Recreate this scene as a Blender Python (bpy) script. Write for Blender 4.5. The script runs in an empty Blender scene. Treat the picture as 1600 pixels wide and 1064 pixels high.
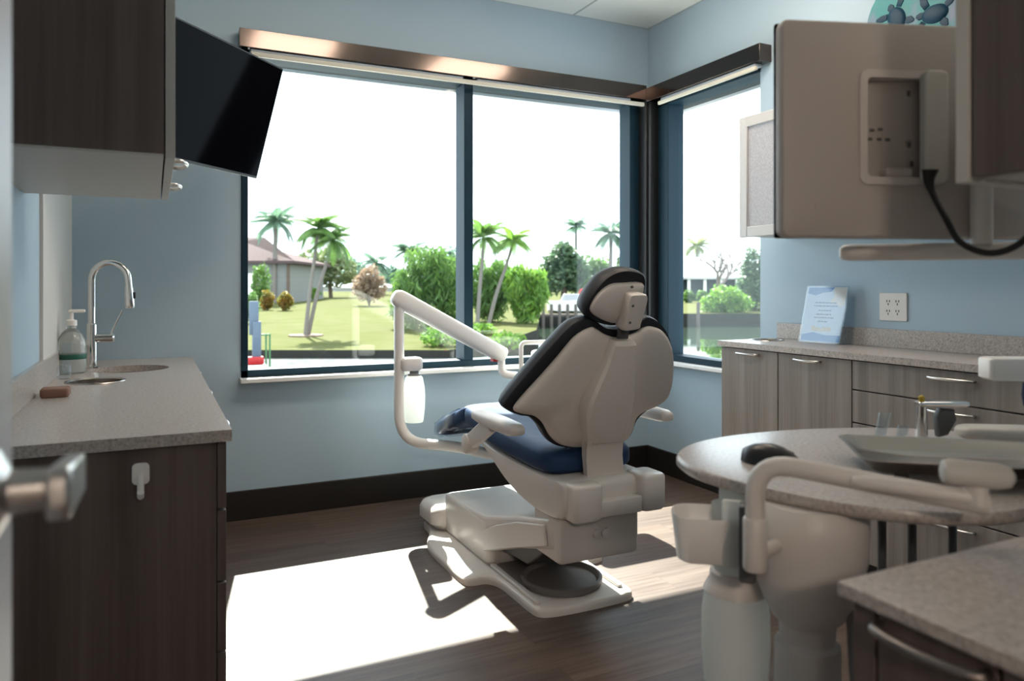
import bpy, bmesh, math, random
from mathutils import Vector, Matrix, Quaternion
S = bpy.context.scene
COL = S.collection
PI = math.pi
R = math.radians

# ------------------------------------------------------------------ camera
TH = math.atan(560 / 1160)
ST, CT = math.sin(TH), math.cos(TH)
EYE = 1.27
cd = bpy.data.cameras.new('camera')
cam = bpy.data.objects.new('camera', cd)
COL.objects.link(cam)
cam.location = (0, 0, EYE)
cam.rotation_euler = (PI / 2, 0, -TH)
cd.sensor_fit = 'HORIZONTAL'
cd.sensor_width = 36.0
cd.lens = 36.0 * 1160 / 1600
cd.shift_y = -84 / 1600
cd.clip_start = 0.02
cd.clip_end = 600
cd.dof.use_dof = True
cd.dof.focus_distance = 3.0
cd.dof.aperture_fstop = 3.2
S.camera = cam

# ------------------------------------------------------------------ sky, sun, exposure
S.view_settings.view_transform = 'Standard'
S.view_settings.look = 'None'
S.view_settings.exposure = 0.9
LAMP = 14.0
S.view_settings.gamma = 1.0
S.view_settings.use_curve_mapping = False
w = bpy.data.worlds.new('sky')
S.world = w
w.use_nodes = True
bg = w.node_tree.nodes['Background']
bg.inputs[0].default_value = (0.86, 0.95, 1.06, 1)
bg.inputs[1].default_value = 2.15
sd = bpy.data.lights.new('sun', 'SUN')
sd.energy = 14.5
sd.angle = R(0.6)
sd.color = (1.0, 0.95, 0.87)
sun = bpy.data.objects.new('sun', sd)
COL.objects.link(sun)
sun.location = (3, 20, 20)
sun.rotation_euler = Vector((-0.165, -0.95, -1.0)).to_track_quat('-Z', 'Y').to_euler()


# ------------------------------------------------------------------ helpers
def W(px, t):
    """plan position of a picture column at a forward distance"""
    u = (px - 800) / 1160
    return (t * (ST + u * CT), t * (CT - u * ST))


def ZZ(py, t):
    return EYE + (448 - py) / 1160 * t


ORG = {}


def tag(o, label, cat, group=None, kind=None):
    o['label'] = label
    o['category'] = cat
    if group:
        o['group'] = group
    if kind:
        o['kind'] = kind
    return o


def thing(name, loc, label, cat, group=None):
    o = bpy.data.objects.new(name, None)
    o.empty_display_size = 0.05
    COL.objects.link(o)
    o.location = loc
    ORG[o.name] = Vector(loc)
    return tag(o, label, cat, group)


def build(name, bm, mat, parent=None, smooth=40, bevel=0, seg=2, sub=0, origin=None):
    """link a bmesh with world coordinates as one object"""
    vs = [v.co for v in bm.verts]
    lo = Vector((min(v.x for v in vs), min(v.y for v in vs), min(v.z for v in vs)))
    hi = Vector((max(v.x for v in vs), max(v.y for v in vs), max(v.z for v in vs)))
    org = Vector(origin) if origin else Vector(((lo.x + hi.x) / 2, (lo.y + hi.y) / 2, lo.z))
    bmesh.ops.translate(bm, verts=bm.verts, vec=-org)
    me = bpy.data.meshes.new(name)
    bm.to_mesh(me)
    bm.free()
    for m in (mat if isinstance(mat, (list, tuple)) else [mat]):
        me.materials.append(m)
    o = bpy.data.objects.new(name, me)
    COL.objects.link(o)
    ORG[o.name] = org
    if parent:
        o.parent = parent
        o.location = org - ORG[parent.name]
    else:
        o.location = org
    if smooth:
        me.shade_smooth()
        if not sub:
            me.set_sharp_from_angle(angle=R(smooth))
    if bevel:
        b = o.modifiers.new('bevel', 'BEVEL')
        b.width = bevel
        b.segments = seg
        b.limit_method = 'ANGLE'
        b.angle_limit = R(40)
        b.use_clamp_overlap = True
        b.harden_normals = False
    if sub:
        s = o.modifiers.new('sub', 'SUBSURF')
        s.levels = sub
        s.render_levels = sub
    return o


def struct(name, bm, mat, **k):
    o = build(name, bm, mat, **k)
    o['kind'] = 'structure'
    return o


def B():
    return bmesh.new()


def box(bm, x0, x1, y0, y1, z0, z1, M=None, mi=0):
    c = [(x, y, z) for x in (x0, x1) for y in (y0, y1) for z in (z0, z1)]
    v = [bm.verts.new(M @ Vector(p) if M else p) for p in c]
    for f in ((0, 1, 3, 2), (4, 6, 7, 5), (0, 4, 5, 1), (2, 3, 7, 6), (0, 2, 6, 4), (1, 5, 7, 3)):
        fc = bm.faces.new([v[i] for i in f])
        fc.material_index = mi
    bmesh.ops.recalc_face_normals(bm, faces=bm.faces)
    return bm


def rings(bm, rs, cap=True, closed=True, mi=0):
    """skin a list of rings (each a list of points, same length)"""
    vv = [[bm.verts.new(p) for p in r] for r in rs]
    n = len(rs[0])
    for a, b in zip(vv, vv[1:]):
        for i in range(n if closed else n - 1):
            j = (i + 1) % n
            f = bm.faces.new((a[i], a[j], b[j], b[i]))
            f.material_index = mi
    if cap:
        bm.faces.new(vv[0][::-1]).material_index = mi
        bm.faces.new(vv[-1]).material_index = mi
    bmesh.ops.recalc_face_normals(bm, faces=bm.faces)
    return bm


def lathe(bm, c, prof, n=32, axis='Z', cap=True, mi=0):
    rs = []
    for r, h in prof:
        ring = []
        for k in range(n):
            a = 2 * PI * k / n
            p = (r * math.cos(a), r * math.sin(a), h)
            if axis == 'X':
                p = (h, p[0], p[1])
            elif axis == 'Y':
                p = (p[0], h, p[1])
            ring.append((c[0] + p[0], c[1] + p[1], c[2] + p[2]))
        rs.append(ring)
    return rings(bm, rs, cap, mi=mi)


def cat(pts, n=6, closed=False):
    """Catmull-Rom through the points"""
    P = [Vector(p) for p in pts]
    out = []
    m = len(P)
    for i in range(m if closed else m - 1):
        if closed:
            p0, p1, p2, p3 = P[(i - 1) % m], P[i], P[(i + 1) % m], P[(i + 2) % m]
        else:
            p0, p1, p2, p3 = P[max(i - 1, 0)], P[i], P[i + 1], P[min(i + 2, m - 1)]
        for k in range(n):
            t = k / n
            out.append(0.5 * ((2 * p1) + (p2 - p0) * t + (2 * p0 - 5 * p1 + 4 * p2 - p3) * t * t + (3 * p1 - p0 - 3 * p2 + p3) * t ** 3))
    if not closed:
        out.append(P[-1])
    return out


def fillet(pts, r, n=6):
    """polyline with rounded corners"""
    P = [Vector(p) for p in pts]
    out = [P[0]]
    for a, b, c in zip(P, P[1:], P[2:]):
        u, v = (a - b), (c - b)
        d = min(r, u.length * .48, v.length * .48)
        s, e = b + u.normalized() * d, b + v.normalized() * d
        for k in range(n + 1):
            t = k / n
            out.append((1 - t) ** 2 * s + 2 * t * (1 - t) * b + t * t * e)
    out.append(P[-1])
    return out


def tube(bm, path, r, n=14, cap=True, sx=1.0, mi=0):
    P = [Vector(p) for p in path]
    rad = r if isinstance(r, (list, tuple)) else [r] * len(P)
    t0 = (P[1] - P[0]).normalized()
    up = Vector((0, 0, 1)) if abs(t0.z) < .9 else Vector((1, 0, 0))
    nx = t0.cross(up).normalized()
    rs = []
    for i, p in enumerate(P):
        t = (P[min(i + 1, len(P) - 1)] - P[max(i - 1, 0)]).normalized()
        nx = (nx - t * nx.dot(t)).normalized()
        ny = t.cross(nx)
        rs.append([p + (nx * math.cos(2 * PI * k / n) * sx + ny * math.sin(2 * PI * k / n)) * rad[i] for k in range(n)])
    return rings(bm, rs, cap, mi=mi)


def prism(bm, outline, fr, d0, d1, mi=0):
    """2-D outline pushed through a frame: fr(a, b, depth) -> point"""
    return rings(bm, [[fr(a, b, d0) for a, b in outline], [fr(a, b, d1) for a, b in outline]], mi=mi)


def pillow(bm, outline, fr, prof, centre=None, mi=0):
    """rounded slab: prof is a list of (inset scale, depth) rings"""
    cx = sum(p[0] for p in outline) / len(outline)
    cy = sum(p[1] for p in outline) / len(outline)
    if centre:
        cx, cy = centre
    rs = []
    for s, d in prof:
        rs.append([fr(cx + (p[0] - cx) * s, cy + (p[1] - cy) * s, d) for p in outline])
    return rings(bm, rs, mi=mi)


def rrect(w, h, r, n=5, c=(0, 0)):
    o = []
    for (sx, sy, a0) in ((1, 1, 0), (-1, 1, 90), (-1, -1, 180), (1, -1, 270)):
        for k in range(n + 1):
            a = R(a0 + 90 * k / n)
            o.append((c[0] + sx * (w / 2 - r) + r * math.cos(a), c[1] + sy * (h / 2 - r) + r * math.sin(a)))
    return o


def rbox(bm, x0, x1, y0, y1, z0, z1, r=.01, mi=0, M=None):
    """box with rounded vertical edges and softened top"""
    o = rrect(x1 - x0, y1 - y0, r, 5, ((x0 + x1) / 2, (y0 + y1) / 2))
    f = (lambda a, b, d: M @ Vector((a, b, d))) if M else (lambda a, b, d: Vector((a, b, d)))
    w, h = x1 - x0, y1 - y0
    e = min(r * .5, (z1 - z0) * .3)
    k = 1 - e * 1.2 / min(w, h)
    return pillow(bm, o, f, [(k, z0), (1, z0 + e), (1, z1 - e), (1 - (1 - k) * .35, z1 - e * .3), (k, z1)], mi=mi)


# ------------------------------------------------------------------ materials
def mat(name, col, rough=.5, metal=0.0, spec=None, bump=None, noise=None, coat=0, trans=0, ior=1.45, alpha=1, sheen=0):
    m = bpy.data.materials.new(name)
    m.use_nodes = True
    nt = m.node_tree
    b = nt.nodes['Principled BSDF']
    b.inputs['Base Color'].default_value = (*col, 1)
    b.inputs['Roughness'].default_value = rough
    b.inputs['Metallic'].default_value = metal
    b.inputs['IOR'].default_value = ior
    if spec is not None:
        b.inputs['Specular IOR Level'].default_value = spec
    b.inputs['Coat Weight'].default_value = coat
    b.inputs['Transmission Weight'].default_value = trans
    b.inputs['Alpha'].default_value = alpha
    tc = nt.nodes.new('ShaderNodeTexCoord')
    if noise:  # (scale, col2, stretch, lo, hi)
        sc, c2, st, lo, hi = noise
        mp = nt.nodes.new('ShaderNodeMapping')
        mp.inputs['Scale'].default_value = st
        n = nt.nodes.new('ShaderNodeTexNoise')
        n.inputs['Scale'].default_value = sc
        n.inputs['Detail'].default_value = 5
        r = nt.nodes.new('ShaderNodeValToRGB')
        r.color_ramp.elements[0].position = lo
        r.color_ramp.elements[1].position = hi
        r.color_ramp.elements[0].color = (*col, 1)
        r.color_ramp.elements[1].color = (*c2, 1)
        nt.links.new(tc.outputs['Object'], mp.inputs[0])
        nt.links.new(mp.outputs[0], n.inputs['Vector'])
        nt.links.new(n.outputs['Fac'], r.inputs[0])
        nt.links.new(r.outputs[0], b.inputs['Base Color'])
    if bump:  # (scale, strength)
        n2 = nt.nodes.new('ShaderNodeTexNoise')
        n2.inputs['Scale'].default_value = bump[0]
        n2.inputs['Detail'].default_value = 4
        bp = nt.nodes.new('ShaderNodeBump')
        bp.inputs['Strength'].default_value = bump[1]
        bp.inputs['Distance'].default_value = .01
        nt.links.new(tc.outputs['Object'], n2.inputs['Vector'])
        nt.links.new(n2.outputs['Fac'], bp.inputs['Height'])
        nt.links.new(bp.outputs[0], b.inputs['Normal'])
    return m


def wood_mat(name, c1, c2, c3, rough=.5, scale=1.0):
    """vertical-grain laminate"""
    m = mat(name, c1, rough)
    nt = m.node_tree
    b = nt.nodes['Principled BSDF']
    tc = nt.nodes.new('ShaderNodeTexCoord')
    mp = nt.nodes.new('ShaderNodeMapping')
    mp.inputs['Scale'].default_value = (22 * scale, 22 * scale, .55)
    n = nt.nodes.new('ShaderNodeTexNoise')
    n.inputs['Scale'].default_value = 1.0
    n.inputs['Detail'].default_value = 8
    n.inputs['Roughness'].default_value = .62
    r = nt.nodes.new('ShaderNodeValToRGB')
    e = r.color_ramp.elements
    e[0].position = .32
    e[0].color = (*c1, 1)
    e[1].position = .68
    e[1].color = (*c3, 1)
    k = e.new(.5)
    k.color = (*c2, 1)
    nt.links.new(tc.outputs['Object'], mp.inputs[0])
    nt.links.new(mp.outputs[0], n.inputs['Vector'])
    nt.links.new(n.outputs['Fac'], r.inputs[0])
    nt.links.new(r.outputs[0], b.inputs['Base Color'])
    return m


def quartz_mat(name, c, c2, c3, rough=.3):
    m = mat(name, c, rough)
    nt = m.node_tree
    b = nt.nodes['Principled BSDF']
    tc = nt.nodes.new('ShaderNodeTexCoord')
    v = nt.nodes.new('ShaderNodeTexVoronoi')
    v.inputs['Scale'].default_value = 160
    n = nt.nodes.new('ShaderNodeTexNoise')
    n.inputs['Scale'].default_value = 130
    n.inputs['Detail'].default_value = 6
    r = nt.nodes.new('ShaderNodeValToRGB')
    e = r.color_ramp.elements
    e[0].position = .36
    e[0].color = (*c2, 1)
    e[1].position = .62
    e[1].color = (*c3, 1)
    e.new(.46).color = (*c, 1)
    e.new(.55).color = (*c, 1)
    nt.links.new(tc.outputs['Object'], n.inputs['Vector'])
    nt.links.new(n.outputs['Fac'], r.inputs[0])
    nt.links.new(r.outputs[0], b.inputs['Base Color'])
    return m


def floor_mat():
    m = mat('floor_planks', (.1, .07, .06), .42)
    nt = m.node_tree
    b = nt.nodes['Principled BSDF']
    L = nt.links.new
    tc = nt.nodes.new('ShaderNodeTexCoord')
    br = nt.nodes.new('ShaderNodeTexBrick')
    br.inputs['Scale'].default_value = 1.0
    br.inputs['Brick Width'].default_value = 1.22
    br.inputs['Row Height'].default_value = .18
    br.inputs['Mortar Size'].default_value = .0016
    br.inputs['Color1'].default_value = (.0, .0, .0, 1)
    br.inputs['Color2'].default_value = (1, 1, 1, 1)
    br.inputs['Mortar'].default_value = (.3, .3, .3, 1)
    br.offset = .37
    L(tc.outputs['Object'], br.inputs['Vector'])
    mp = nt.nodes.new('ShaderNodeMapping')
    mp.inputs['Scale'].default_value = (1.3, 26, 1)
    ad = nt.nodes.new('ShaderNodeVectorMath')
    ad.operation = 'ADD'
    sc = nt.nodes.new('ShaderNodeVectorMath')
    sc.operation = 'SCALE'
    sc.inputs['Scale'].default_value = 7.0
    L(br.outputs['Color'], sc.inputs[0])
    L(tc.outputs['Object'], mp.inputs[0])
    L(mp.outputs[0], ad.inputs[0])
    L(sc.outputs[0], ad.inputs[1])
    n = nt.nodes.new('ShaderNodeTexNoise')
    n.inputs['Scale'].default_value = 1.5
    n.inputs['Detail'].default_value = 8
    n.inputs['Roughness'].default_value = .6
    L(ad.outputs[0], n.inputs['Vector'])
    r = nt.nodes.new('ShaderNodeValToRGB')
    e = r.color_ramp.elements
    e[0].position = .3
    e[0].color = (.060, .036, .026, 1)
    e[1].position = .72
    e[1].color = (.150, .112, .092, 1)
    L(n.outputs['Fac'], r.inputs[0])
    mx = nt.nodes.new('ShaderNodeMix')
    mx.data_type = 'RGBA'
    mx.blend_type = 'MULTIPLY'
    mx.inputs['Factor'].default_value = 1
    r2 = nt.nodes.new('ShaderNodeValToRGB')
    r2.color_ramp.elements[0].color = (.72, .72, .72, 1)
    r2.color_ramp.elements[1].color = (1.1, 1.06, 1.02, 1)
    L(br.outputs['Color'], r2.inputs[0])
    L(r.outputs[0], mx.inputs['A'])
    L(r2.outputs[0], mx.inputs['B'])
    L(mx.outputs['Result'], b.inputs['Base Color'])
    bp = nt.nodes.new('ShaderNodeBump')
    bp.inputs['Strength'].default_value = .25
    bp.inputs['Distance'].default_value = .002
    L(n.outputs['Fac'], bp.inputs['Height'])
    L(bp.outputs[0], b.inputs['Normal'])
    return m


def ceil_mat():
    m = mat('ceiling_tiles', (.90, .92, .90), .9)
    nt = m.node_tree
    b = nt.nodes['Principled BSDF']
    L = nt.links.new
    tc = nt.nodes.new('ShaderNodeTexCoord')
    br = nt.nodes.new('ShaderNodeTexBrick')
    br.offset = 0
    br.inputs['Scale'].default_value = 1
    br.inputs['Brick Width'].default_value = .61
    br.inputs['Row Height'].default_value = .61
    br.inputs['Mortar Size'].default_value = .009
    br.inputs['Color1'].default_value = (.90, .92, .89, 1)
    br.inputs['Color2'].default_value = (.90, .92, .89, 1)
    br.inputs['Mortar'].default_value = (.5, .53, .53, 1)
    mp = nt.nodes.new('ShaderNodeMapping')
    mp.inputs['Location'].default_value = (.0, .0, 0)
    L(tc.outputs['Object'], mp.inputs[0])
    L(mp.outputs[0], br.inputs['Vector'])
    L(br.outputs['Color'], b.inputs['Base Color'])
    return m


def glass_mat(name, tint=(.96, 1, .99), ior=1.5, rough=0.0, gl=1.0, k=1.0):
    """thin clear sheet: passes light, mirrors at a fresnel rate"""
    m = bpy.data.materials.new(name)
    m.use_nodes = True
    nt = m.node_tree
    nt.nodes.remove(nt.nodes['Principled BSDF'])
    o = nt.nodes['Material Output']
    t = nt.nodes.new('ShaderNodeBsdfTransparent')
    t.inputs[0].default_value = (*tint, 1)
    g = nt.nodes.new('ShaderNodeBsdfGlossy')
    g.inputs['Roughness'].default_value = rough
    g.inputs[0].default_value = (gl, gl, gl, 1)
    lw = nt.nodes.new('ShaderNodeLayerWeight')
    lw.inputs['Blend'].default_value = .5
    pw = nt.nodes.new('ShaderNodeMath')
    pw.operation = 'POWER'
    pw.inputs[1].default_value = 5
    f = nt.nodes.new('ShaderNodeMath')
    f.operation = 'MULTIPLY_ADD'
    f0 = ((ior - 1) / (ior + 1)) ** 2 * k
    f.inputs[1].default_value = k - f0
    f.inputs[2].default_value = f0
    nt.links.new(lw.outputs['Facing'], pw.inputs[0])
    nt.links.new(pw.outputs[0], f.inputs[0])
    x = nt.nodes.new('ShaderNodeMixShader')
    nt.links.new(f.outputs[0], x.inputs[0])
    nt.links.new(t.outputs[0], x.inputs[1])
    nt.links.new(g.outputs[0], x.inputs[2])
    nt.links.new(x.outputs[0], o.inputs[0])
    return m


def leaf_mat(name, c1, c2, tr=.45):
    m = bpy.data.materials.new(name)
    m.use_nodes = True
    nt = m.node_tree
    L = nt.links.new
    b = nt.nodes['Principled BSDF']
    b.inputs['Roughness'].default_value = .55
    o = nt.nodes['Material Output']
    tc = nt.nodes.new('ShaderNodeTexCoord')
    n = nt.nodes.new('ShaderNodeTexNoise')
    n.inputs['Scale'].default_value = 2.2
    n.inputs['Detail'].default_value = 4
    r = nt.nodes.new('ShaderNodeValToRGB')
    r.color_ramp.elements[0].position = .35
    r.color_ramp.elements[1].position = .65
    r.color_ramp.elements[0].color = (*c1, 1)
    r.color_ramp.elements[1].color = (*c2, 1)
    t = nt.nodes.new('ShaderNodeBsdfTranslucent')
    x = nt.nodes.new('ShaderNodeMixShader')
    x.inputs[0].default_value = tr
    L(tc.outputs['Object'], n.inputs['Vector'])
    L(n.outputs['Fac'], r.inputs[0])
    L(r.outputs[0], b.inputs['Base Color'])
    L(r.outputs[0], t.inputs[0])
    L(b.outputs[0], x.inputs[1])
    L(t.outputs[0], x.inputs[2])
    L(x.outputs[0], o.inputs[0])
    return m


M = {}
M['wall'] = mat('blue_wall_paint', (.385, .50, .585), .5, bump=(180, .08))
M['wall_left'] = mat('cream_paint_and_bounce', (.62, .60, .56), .5, bump=(180, .08))  # passage wall paint; on the left wall panel it holds warm bounce light
M['ceil'] = ceil_mat()
M['floor'] = floor_mat()
M['base'] = mat('dark_baseboard', (.012, .010, .009), .45)
M['frame'] = mat('dark_window_frame', (.007, .026, .042), .5, spec=.22)
M['bronze'] = mat('bronze_valance', (.105, .086, .077), .13, metal=1)
M['shade'] = mat('cream_shade_bar', (.62, .59, .50), .5)
M['rolltube'] = mat('grey_blue_roller_fabric', (.42, .48, .54), .7)
M['sill'] = mat('white_sill', (.78, .78, .76), .4)
M['pane'] = glass_mat('window_glass', k=.5)
M['wood_dark'] = wood_mat('grey_brown_laminate', (.078, .056, .050), (.118, .088, .079), (.158, .120, .108), .5)
M['wood_light'] = wood_mat('ash_grey_laminate', (.17, .145, .128), (.25, .215, .19), (.32, .28, .25), .5)
M['melamine'] = mat('white_melamine', (.55, .53, .49), .45)
M['quartz'] = quartz_mat('grey_quartz', (.43, .39, .36), (.31, .27, .245), (.52, .475, .445), .28)
M['chrome'] = mat('chrome', (.80, .79, .77), .12, metal=1)
M['nickel'] = mat('satin_nickel', (.62, .60, .58), .28, metal=1)
M['dull_nickel'] = mat('dull_nickel', (.24, .215, .20), .42, metal=1)
M['steel'] = mat('stainless_tray', (.42, .38, .345), .27, metal=1)
M['white'] = mat('white_plastic', (.82, .80, .77), .35)
M['frame_white'] = mat('white_door_frame', (.58, .58, .58), .45)
M['grey_shell'] = mat('warm_grey_plastic', (.60, .545, .50), .42)
M['grey_metal'] = mat('pale_enamel', (.66, .625, .59), .35)
M['grey_dark'] = mat('dark_grey_plastic', (.09, .09, .09), .5)
M['black'] = mat('black_plastic', (.012, .012, .013), .35)
M['rubber'] = mat('grey_rubber', (.16, .15, .145), .55)
M['vinyl_black'] = mat('black_vinyl', (.010, .011, .015), .52, bump=(60, .05))
M['vinyl_navy'] = mat('navy_vinyl', (.016, .040, .10), .58, bump=(9, .3), ior=1.4, spec=.3)
M['screen'] = mat('black_screen', (.002, .002, .003), .06, spec=.025)
M['clear'] = glass_mat('clear_plastic', (.90, .93, .95), 1.6, .05)
M['sleeve'] = glass_mat('crinkled_plastic', (.72, .78, .84), 1.7, .12)
M['red'] = mat('red_plastic', (.35, .01, .012), .4)
M['brown'] = mat('brown_foam', (.24, .13, .095), .8)
M['fabric'] = mat('grey_textured_panel', (.44, .45, .49), .8, noise=(120, (.52, .53, .57), (1, 1, 1), .4, .6))
M['paper'] = mat('pale_blue_paper', (.52, .62, .76), .6)
M['ink'] = mat('blue_ink', (.12, .19, .36), .6)
M['paper_blue'] = mat('blue_print', (.055, .21, .50), .6)
M['green_label'] = mat('dark_green_label', (.015, .10, .07), .5)
M['soap'] = mat('clear_soap', (.80, .86, .85), .12, trans=.8)
M['bottle'] = leaf_mat('translucent_white_bottle', (.86, .88, .86), (.88, .90, .88), .5)
M['lens'] = mat('smoked_grey_plastic', (.25, .25, .26), .3)


# ------------------------------------------------------------------ room shell
XR, YB, XL, ZC = 3.134, 4.29, -.379, 3.084
WX0, WZ0, WZ1 = .43, .774, 2.60      # opening in the back wall
RY0 = 3.216                          # near end of the opening in the right wall
bm = B()
box(bm, -3.2, XR + .15, -5.2, YB + .15, -.12, 0)
struct('floor', bm, M['floor'], smooth=0, origin=(0, 0, 0))
bm = B()
box(bm, -3.2, XR + .15, -5.2, YB + .15, ZC, ZC + .1)
struct('ceiling', bm, M['ceil'], smooth=0, origin=(XR - .61 * 8 + .0, YB - .61 * 12, ZC))
bm = B()
box(bm, XL - .15, WX0, YB, YB + .15, 0, ZC)
box(bm, WX0, XR + .15, YB, YB + .15, 0, WZ0)
box(bm, WX0, XR + .15, YB, YB + .15, WZ1, ZC)
struct('wall_back', bm, M['wall'], smooth=0)
bm = B()
box(bm, XR, XR + .15, RY0, YB, 0, WZ0)
box(bm, XR, XR + .15, RY0, YB, WZ1, ZC)
box(bm, XR, XR + .15, -5.2, RY0, 0, ZC)
struct('wall_right', bm, M['wall'], smooth=0)
bm = B()
box(bm, XL - .15, XL, -.13, YB, 0, ZC)
struct('wall_left', bm, M['wall'], smooth=0)
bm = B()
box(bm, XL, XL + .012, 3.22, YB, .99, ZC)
struct('cream_bounce_panel', bm, M['wall_left'], smooth=0)  # cream panel over the blue wall, warm bounce light put into its colour
bm = B()
box(bm, -3.2, XR, -5.2, -5.1, 0, ZC)
box(bm, -3.2, -3.1, -5.1, -.13, 0, ZC)
box(bm, -3.1, XL - .15, -.25, -.13, 0, ZC)
struct('wall_hall', bm, M['wall_left'], smooth=0)  # unseen passage, added to carry fill light from behind the camera
# unseen wall round the camera's doorway, put in to shade the near counter
bm = B()
box(bm, XL - .001, -.17, -.13, -.01, 0, ZC)
box(bm, .775, XR, -.13, -.01, 0, ZC)
box(bm, -.17, .775, -.13, -.01, 2.14, ZC)
struct('wall_front', bm, M['wall'], smooth=0)
bm = B()
box(bm, 1.42, 1.54, -.01, .655, 0, ZC)
struct('wall_partition', bm, M['wall'], smooth=0)
bm = B()
box(bm, .2, XR, YB - .018, YB, 0, .158)
struct('baseboard_back', bm, M['base'], bevel=.003)
bm = B()
box(bm, XR - .018, XR, 3.08, YB - .018, 0, .158)
struct('baseboard_right', bm, M['base'], bevel=.003)

# ceiling lamps: the passage pair and the right room lamp are added fill
M['diffuser'] = bpy.data.materials.new('lamp_diffuser')
M['diffuser'].use_nodes = True
_b = M['diffuser'].node_tree.nodes['Principled BSDF']
_b.inputs['Base Color'].default_value = (.9, .9, .88, 1)
_b.inputs['Emission Color'].default_value = (1.0, .82, .68, 1)
_b.inputs['Emission Strength'].default_value = LAMP


def lamp_mat(k):
    m = M['diffuser'].copy()
    m.node_tree.nodes['Principled BSDF'].inputs['Emission Strength'].default_value = LAMP * k
    return m


for (lx, ly, wh, lk) in ((-1.25, -3.3, 'added as fill on the left side of the passage behind the camera', 3.4), (.65, -3.3, 'added as fill on the right side of the passage behind the camera', 1.2), (2.35, .2, 'added as fill above the right side of the room', .30),
                     (.93, 2.68, 'over the left counter side of the dental chair', .58), (2.32, 2.68, 'over the right side of the dental chair', .58)):
    t = thing('ceiling_light', (lx, ly, ZC - .02), 'square drop diffuser ceiling light ' + wh, 'ceiling light')
    bm = B()
    for q in ((-.3, .3, -.3, -.27), (-.3, .3, .27, .3), (-.3, -.27, -.27, .27), (.27, .3, -.27, .27)):
        box(bm, lx + q[0], lx + q[1], ly + q[2], ly + q[3], ZC - .014, ZC - .0005)
    build('frame', bm, M['white'], t)
    bm = B()
    rbox(bm, lx - .27, lx + .27, ly - .27, ly + .27, ZC - .085, ZC - .0005, .03)  # hangs below the ceiling so its glowing sides brighten the tiles
    build('diffuser', bm, lamp_mat(lk), t)

# back window: frame, mullion, panes, sill
bm = B()
Y0, Y1 = YB - .01, YB + .12
box(bm, WX0, WX0 + .035, Y0, Y1, WZ0, WZ1)
box(bm, 2.974, 3.06, Y0, Y1, WZ0, WZ1)
box(bm, WX0, 3.06, Y0, Y1, WZ0, WZ0 + .04)
box(bm, WX0, 3.06, Y0, Y1, 2.535, WZ1)
win1 = struct('window_1', bm, M['frame'], bevel=.003)
bm = B()
box(bm, 1.735, 1.795, Y0 - .005, Y1 + .01, WZ0 + .04, 2.535)
build('window_mullion', bm, M['frame'], win1, bevel=.003)
for a, b_ in ((WX0 + .035, 1.735), (1.795, 2.974)):
    bm = B()
    box(bm, a, b_, YB + .07, YB + .076, WZ0 + .04, 2.535)
    build('window_pane', bm, M['pane'], win1, smooth=0)
bm = B()
box(bm, WX0 - .01, 3.1, YB - .09, YB + .01, WZ0 - .024, WZ0)
build('window_sill', bm, M['sill'], win1, bevel=.004)
# corner post and right-hand window
bm = B()
box(bm, 3.06, XR + .15, YB - .13, YB + .15, WZ0, WZ1)
box(bm, 3.045, 3.10, YB - .10, YB - .01, WZ0, WZ1)
struct('trim_2', bm, M['black'], bevel=.004)
bm = B()
X0, X1 = XR - .01, XR + .12
box(bm, X0, X1, 4.05, 4.16, WZ0, WZ1)
box(bm, X0 + .04, X1, RY0, RY0 + .03, WZ0, WZ1)
box(bm, X0, X1, RY0, 4.16, WZ0, WZ0 + .04)
box(bm, X0, X1, RY0, 4.16, 2.50, WZ1)
win2 = struct('window_2', bm, M['frame'], bevel=.003)
bm = B()
box(bm, XR + .07, XR + .076, RY0 + .03, 4.05, WZ0 + .04, 2.50)
build('window_pane', bm, M['pane'], win2, smooth=0)
bm = B()
box(bm, XR - .07, XR + .01, RY0, 4.2, WZ0 - .024, WZ0)
build('window_sill', bm, M['sill'], win2, bevel=.004)

# roller shades: valance box, rolled fabric, hem bar
t = thing('roller_shade', (1.74, YB - .05, 2.49), 'long bronze roller shade valance above the wide back window', 'roller shade')
bm = B()
box(bm, .412, 3.05, YB - .10, YB, 2.553, 2.652)
build('valance', bm, M['bronze'], t, bevel=.002)
for a, b_ in ((.47, 1.70), (1.80, 2.93)):
    bm = B()
    box(bm, a, b_, YB - .085, YB - .03, 2.535, 2.553)
    build('fabric_roll', bm, M['rolltube'], t, bevel=.006)
bm = B()
box(bm, .47, 3.03, YB - .105, YB - .085, 2.507, 2.532)
build('hem_bar', bm, M['shade'], t, bevel=.004)
t = thing('roller_shade', (XR - .05, 3.66, 2.47), 'short bronze roller shade valance above the narrow right window', 'roller shade')
bm = B()
box(bm, XR - .09, XR, 3.129, YB - .10, 2.535, 2.632)
build('valance', bm, M['bronze'], t, bevel=.002)
bm = B()
box(bm, XR - .075, XR - .02, 3.18, 4.05, 2.515, 2.535)
build('fabric_roll', bm, M['rolltube'], t, bevel=.006)
bm = B()
box(bm, XR - .09, XR - .072, 3.16, 4.06, 2.49, 2.513)
build('hem_bar', bm, M['shade'], t, bevel=.004)

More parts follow.
